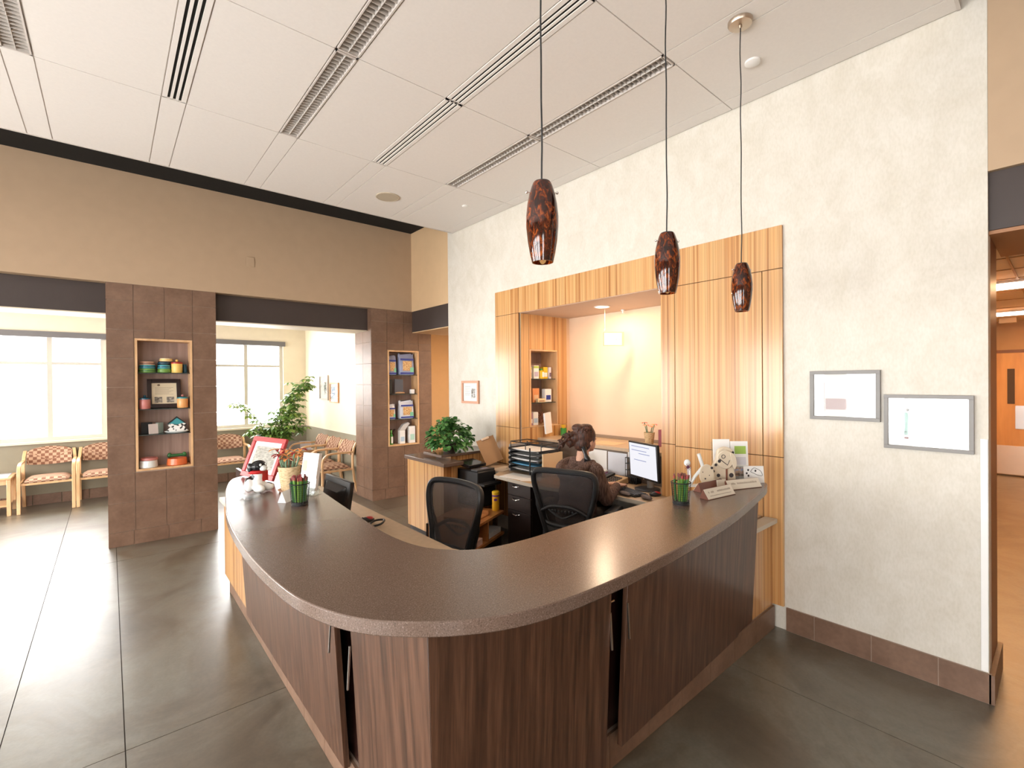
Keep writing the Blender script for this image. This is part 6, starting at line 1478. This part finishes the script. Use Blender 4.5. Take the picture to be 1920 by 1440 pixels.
# spotted dog photo holder
t = thing('spotted_dog_holder', 'cream ceramic spotted dog figure standing by the brochures on the counter', 'figurine', (2.90, 1.375, ZC), math.radians(-40))
m = frame_mtx((0, 0.012, 0), (1, 0, 0), (0, -1, 0))
body = smooth_curve([(-0.065, 0.0), (-0.07, 0.06), (-0.09, 0.09), (-0.072, 0.13), (-0.055, 0.17), (-0.045, 0.215), (0.0, 0.235), (0.045, 0.215), (0.06, 0.16), (0.055, 0.10), (0.06, 0.0)], True, 4)
new_obj('body', prism(BM(), body, 0, 0.026, m), CRM, t, bevel=0.006)
hd = smooth_curve([(-0.05, 0.13), (-0.055, 0.18), (-0.02, 0.215), (0.03, 0.205), (0.045, 0.16), (0.03, 0.115), (-0.01, 0.10)], True, 4)
new_obj('head', prism(BM(), hd, 0.027, 0.040, m), CRM, t, bevel=0.005)
a = BM()
for (x, y, r, zz) in ((-0.045, 0.06, 0.011, 0.0262), (-0.035, 0.03, 0.012, 0.0262), (0.035, 0.06, 0.014, 0.0262), (-0.075, 0.085, 0.008, 0.0262), (0.05, 0.125, 0.010, 0.0262), (-0.06, 0.125, 0.009, 0.0262), (0.045, 0.20, 0.008, 0.0262), (-0.045, 0.15, 0.010, 0.0402), (-0.005, 0.02, 0.010, 0.0262)):
    lathe(a, [(r, 0), (r, 0.001), (0, 0.0012)], 14, m @ Matrix.Translation((x, y, zz)))
tube(a, [m @ Vector(p) for p in ((-0.045, 0.165, 0.041), (0.005, 0.125, 0.041), (0.018, 0.155, 0.041))], 0.0022, 5)
tube(a, [m @ Vector((-0.02+0.011*math.cos(k*PI/6), 0.178+0.011*math.sin(k*PI/6), 0.041)) for k in range(12)], 0.002, 5, True)
new_obj('spots', a, SPOT, t)
new_obj('ear', prism(BM(), smooth_curve([(0.02, 0.20), (0.05, 0.185), (0.06, 0.13), (0.045, 0.10), (0.03, 0.14)], True, 4), 0.041, 0.048, m), CRM, t, bevel=0.002)
new_obj('base', cb(BM(), (0, 0.0, 0.0045), (0.13, 0.06, 0.008)), colm('moss_base', (0.10, 0.11, 0.05)), t)
new_obj('divider_bar', prism(BM(), [(0.0, 0.005), (0.008, 0.005), (0.008, 0.10), (0.0, 0.10)], 0.027, 0.034, m), WOODRED, t)
# oval dog face plaque with white straws
t = thing('dog_face_plaque', 'flat cream oval dog face plaque with white prongs behind the right pencil cup', 'figurine', (2.765, 1.425, ZC), math.radians(-40))
m = frame_mtx((0, 0, 0.0), (1, 0, 0), (0, -1, 0))
new_obj('face', prism(BM(), [(0.045*math.cos(k*PI/14), 0.075+0.062*math.sin(k*PI/14)) for k in range(28)], 0, 0.012, m), CRM, t, bevel=0.003)
a = BM(); tube(a, [(-0.02, 0, 0.12), (-0.045, 0, 0.20)], 0.011, 8); tube(a, [(-0.10, 0.0, 0.0), (-0.105, 0, 0.12)], 0.011, 8); ell(a, (-0.115, 0, 0.145), (0.02, 0.014, 0.022)); tube(a, [(-0.02, 0, 0.12), (-0.07, 0, 0.06), (-0.10, 0, 0.01)], 0.010, 8)
new_obj('prongs', a, WHITEG, t)
a = BM()
for (x, y, r) in ((-0.01, 0.05, 0.005), (0.03, 0.115, 0.008), (-0.025, 0.09, 0.003), (0.015, 0.07, 0.003)): lathe(a, [(r, 0), (r, 0.001), (0, 0.0012)], 12, m @ Matrix.Translation((x, y, 0.0122)))
new_obj('spots', a, SPOT, t)
new_obj('foot', cb(BM(), (-0.05, 0.01, 0.005), (0.12, 0.045, 0.009)), WHITEG, t)
a = BM()
for k in range(12):
    an = 2*PI*k/12; tube(a, [(0, 0, 0), (0.022*math.cos(an), 0, 0.022*math.sin(an))], [0.0025, 0.0008], 5)
tube(a, [(0, 0, 0), (0.0, 0, -0.154)], 0.002, 5)
single('star_pick', at(a, (2.50, 1.395, ZC+0.155-0.0), -0.6), colm('purple_star', (0.12, 0.03, 0.07)), 'small dark purple starburst pick standing behind the right pencil cup', 'ornament')
# acrylic brochure stand with two brochures
t = thing('brochure_stand', 'tall acrylic stand with two brochures showing a green block and a photo', 'brochure holder', (3.02, 1.385, ZC), math.radians(-44))
m = Matrix.Rotation(-0.08, 4, 'X')
new_obj('holder', bx(box(-0.11, 0.11, -0.008, -0.005, 0.0, 0.10, m), -0.11, 0.11, 0.03, 0.033, 0, 0.25, m), ACRYL, t)
new_obj('brochure', box(-0.105, -0.005, 0.002, 0.02, 0.01, 0.268, m), PAPER, t)
br = new_obj('brochure', box(0.0, 0.105, -0.004, 0.014, 0.01, 0.255, m), PAPER, t)
new_obj('green_print', box(0.022, 0.092, -0.0052, -0.0041, 0.175, 0.225, m), colm('olive_green_print', (0.32, 0.50, 0.10), 0.5), br)
new_obj('photo_print', box(0.018, 0.095, -0.0052, -0.0041, 0.035, 0.09, m), ramp_tex('pets_photo', [(0.35, (0.10, 0.07, 0.06)), (0.55, (0.55, 0.35, 0.25)), (0.7, (0.25, 0.4, 0.7))], (35, 35, 35), 0.4, 2), br)
new_obj('grey_print', box(0.022, 0.09, -0.0052, -0.0041, 0.105, 0.155, m), colm('pale_grey_print', (0.6, 0.6, 0.65), 0.5), br)
# white dog card
t = thing('dog_card', 'square white card with a line drawn dog at the right end of the counter', 'card', (3.08, 1.272, ZC), math.radians(-42))
new_obj('card', box(-0.062, 0.062, -0.002, 0.002, 0, 0.105, Matrix.Rotation(-0.12, 4, 'X')), PAPER, t)
a = BM(); m = Matrix.Rotation(-0.12, 4, 'X')
tube(a, [m @ Vector((p[0], -0.0035, p[1])) for p in smooth_curve([(-0.02, 0.07), (0.0, 0.092), (0.025, 0.085), (0.045, 0.07), (0.05, 0.045), (0.02, 0.05), (0.0, 0.06)], True, 4)], 0.0013, 5, True)
for (x, y) in ((-0.035, 0.08), (-0.045, 0.06), (-0.035, 0.045), (0.01, 0.075)): ell(a, m @ Vector((x, -0.003, y)), (0.006, 0.0012, 0.007), seg=8)
new_obj('drawing', a, SPOT, t)
new_obj('stand_foot', cb(BM(), (0.03, 0.03, 0.006), (0.05, 0.05, 0.01)), BLACK, t)

for o in bpy.data.objects:
    if o.type == 'EMPTY' and 'kind' in o: del o['kind']
